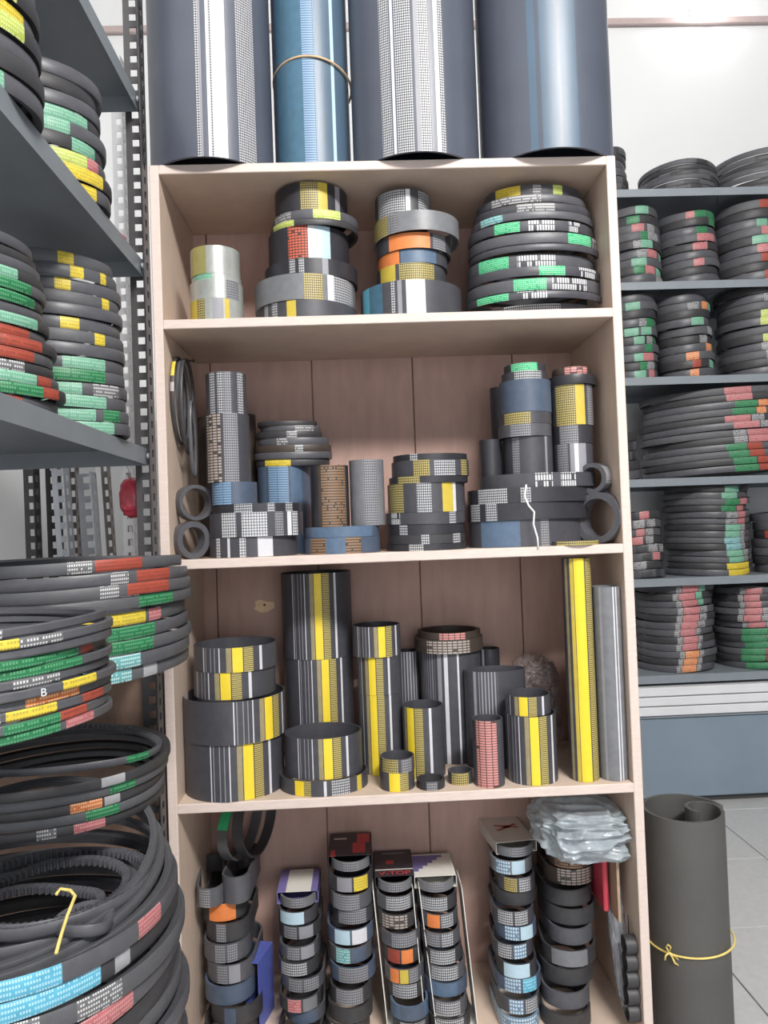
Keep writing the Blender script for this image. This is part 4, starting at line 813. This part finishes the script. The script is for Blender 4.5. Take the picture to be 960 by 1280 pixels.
bstack('green printed stack on bottom back shelf', 895, 990, 5, 736, 12, [[(34, g), (16, rd)], [(36, g), (15, pk)], [(8, wh), (24, pk), (10, wh)], [(8, wh), (22, pk)]], c0=-32)
bstack('small dark pile on fourth back shelf', 740, 797, 3, 540, 5, ['rubber'])

# boards and low cabinet under the shelving
Yc = YF-0.03
z_top = at(880, 857, Yc).z; z_bot = at(880, 893, Yc).z; hb = (z_top-z_bot)/3
cab = thing('low_cabinet', 'long low blue grey metal cabinet under the back shelving', 'cabinet', ((X0+X1)/2, YF-0.01, 0))
box('body', (X0, X1, YF-0.01, YF+0.48, 0.03, z_bot-0.012), 'cabinet_blue', cab, 0.004)
box('plinth', (X0+0.02, X1-0.02, YF+0.012, YF+0.46, 0.004, 0.03), 'steel_dark', cab)
box('lid', (X0-0.01, X1+0.01, YF-0.02, YF+0.49, z_bot-0.012, z_bot-0.001), 'steel_grey', cab, 0.002)
box('end_stile', (at(800, 930, YF).x-0.1, at(803, 930, YF).x, YF-0.016, YF-0.0095, 0.035, z_bot-0.014), 'steel_grey', cab, 0.001)
for i in range(3):
    o = box('white_board', (X0-0.02+0.01*i, X1+0.02, Yc+0.003*i, YF+0.52, z_bot+hb*i+0.001, z_bot+hb*(i+1)-0.003), 'board_white', bev=0.003)
    tag(o, f'white board, {("lowest", "middle", "topmost")[i]} of three laid flat on the low cabinet', 'board', 'white boards on the low cabinet')

# ------------------------------------------------------------------ rubber sheet roll on the floor
ry = 1.76; a, b = at(809, 1100, ry).x, at(908, 1100, ry).x; rr = (b-a)/2; cx_ = (a+b)/2
zt_r = at(858, 1012, ry).z
keep = []
for i in range(81):             # one full outer turn, stepping in under its own start
    f = i/80; an = f*2*PI; rad = rr-0.0085*max(0, (f-0.8)/0.2); keep.append(Vector((rad*math.cos(an), rad*math.sin(an))))
r_in = 0.44*rr; cxi = rr-0.0085-r_in
for i in range(1, 51):          # tight inner curl against one side
    an = i/50*math.radians(235); q_ = r_in*(1-0.10*i/50); keep.append(Vector((cxi+q_*math.cos(an), q_*math.sin(an))))
vs_, fs = [], []; tt = 0.0075; m_ = len(keep)
for i, p_ in enumerate(keep):
    q0 = keep[max(0, i-1)]; q1 = keep[min(m_-1, i+1)]; tg = (q1-q0).normalized(); nr = Vector((tg.y, -tg.x))
    for d, z in ((0, 0), (0, zt_r), (-tt, zt_r), (-tt, 0)): vs_.append((p_.x+nr.x*d, p_.y+nr.y*d, z))
for i in range(m_-1):
    for k_ in range(4): fs.append((i*4+k_, (i+1)*4+k_, (i+1)*4+(k_+1) % 4, i*4+(k_+1) % 4))
fs += [(3, 2, 1, 0), tuple((m_-1)*4+k_ for k_ in range(4))]
me = bpy.data.meshes.new('rubber_sheet_roll'); me.from_pydata(vs_, [], fs); me.shade_smooth(); me.set_sharp_from_angle(angle=math.radians(45))
tag(link('rubber_sheet_roll', me, 'rubber_sheet', None, (cx_, ry, 0.005)), 'rolled dark rubber sheet standing on the floor beside the bookcase', 'rubber roll')
zs = at(862, 1198, ry-rr).z
pts = [Vector((cx_+(rr+0.003)*math.cos(t_), ry+(rr+0.003)*math.sin(t_), zs+0.006*math.cos(t_)-0.0*math.sin(t_))) for t_ in [2*PI*i/48 for i in range(48)]]
tie = thing('string_tie', 'yellow string tied in a bow around the rubber sheet roll', 'string', (cx_, ry, zs))
tube('cord', pts, 0.0024, 'string_yellow', tie, True)
kx = at(840, 1190, ry-rr*0.95)
K = Vector((kx.x, ry-math.sqrt(max(0, (rr+0.008)**2-(kx.x-cx_)**2)), zs+0.003))
def loopcord(pl): return [K+Vector((x, -0.006-0.003*abs(x)*20*0, z)) for x, z in pl]
tube('bow_loop', loopcord([(0, 0), (-0.006, 0.012), (-0.002, 0.018), (0.004, 0.012), (0, 0)]), 0.0022, 'string_yellow', tie)
tube('bow_loop', loopcord([(0, 0), (0.012, -0.008), (0.024, -0.020), (0.022, -0.030), (0.012, -0.024), (0.006, -0.010), (0, 0)]), 0.0022, 'string_yellow', tie)
tube('cord_end', loopcord([(0, 0), (-0.008, -0.006), (-0.010, -0.016)]), 0.0022, 'string_yellow', tie)
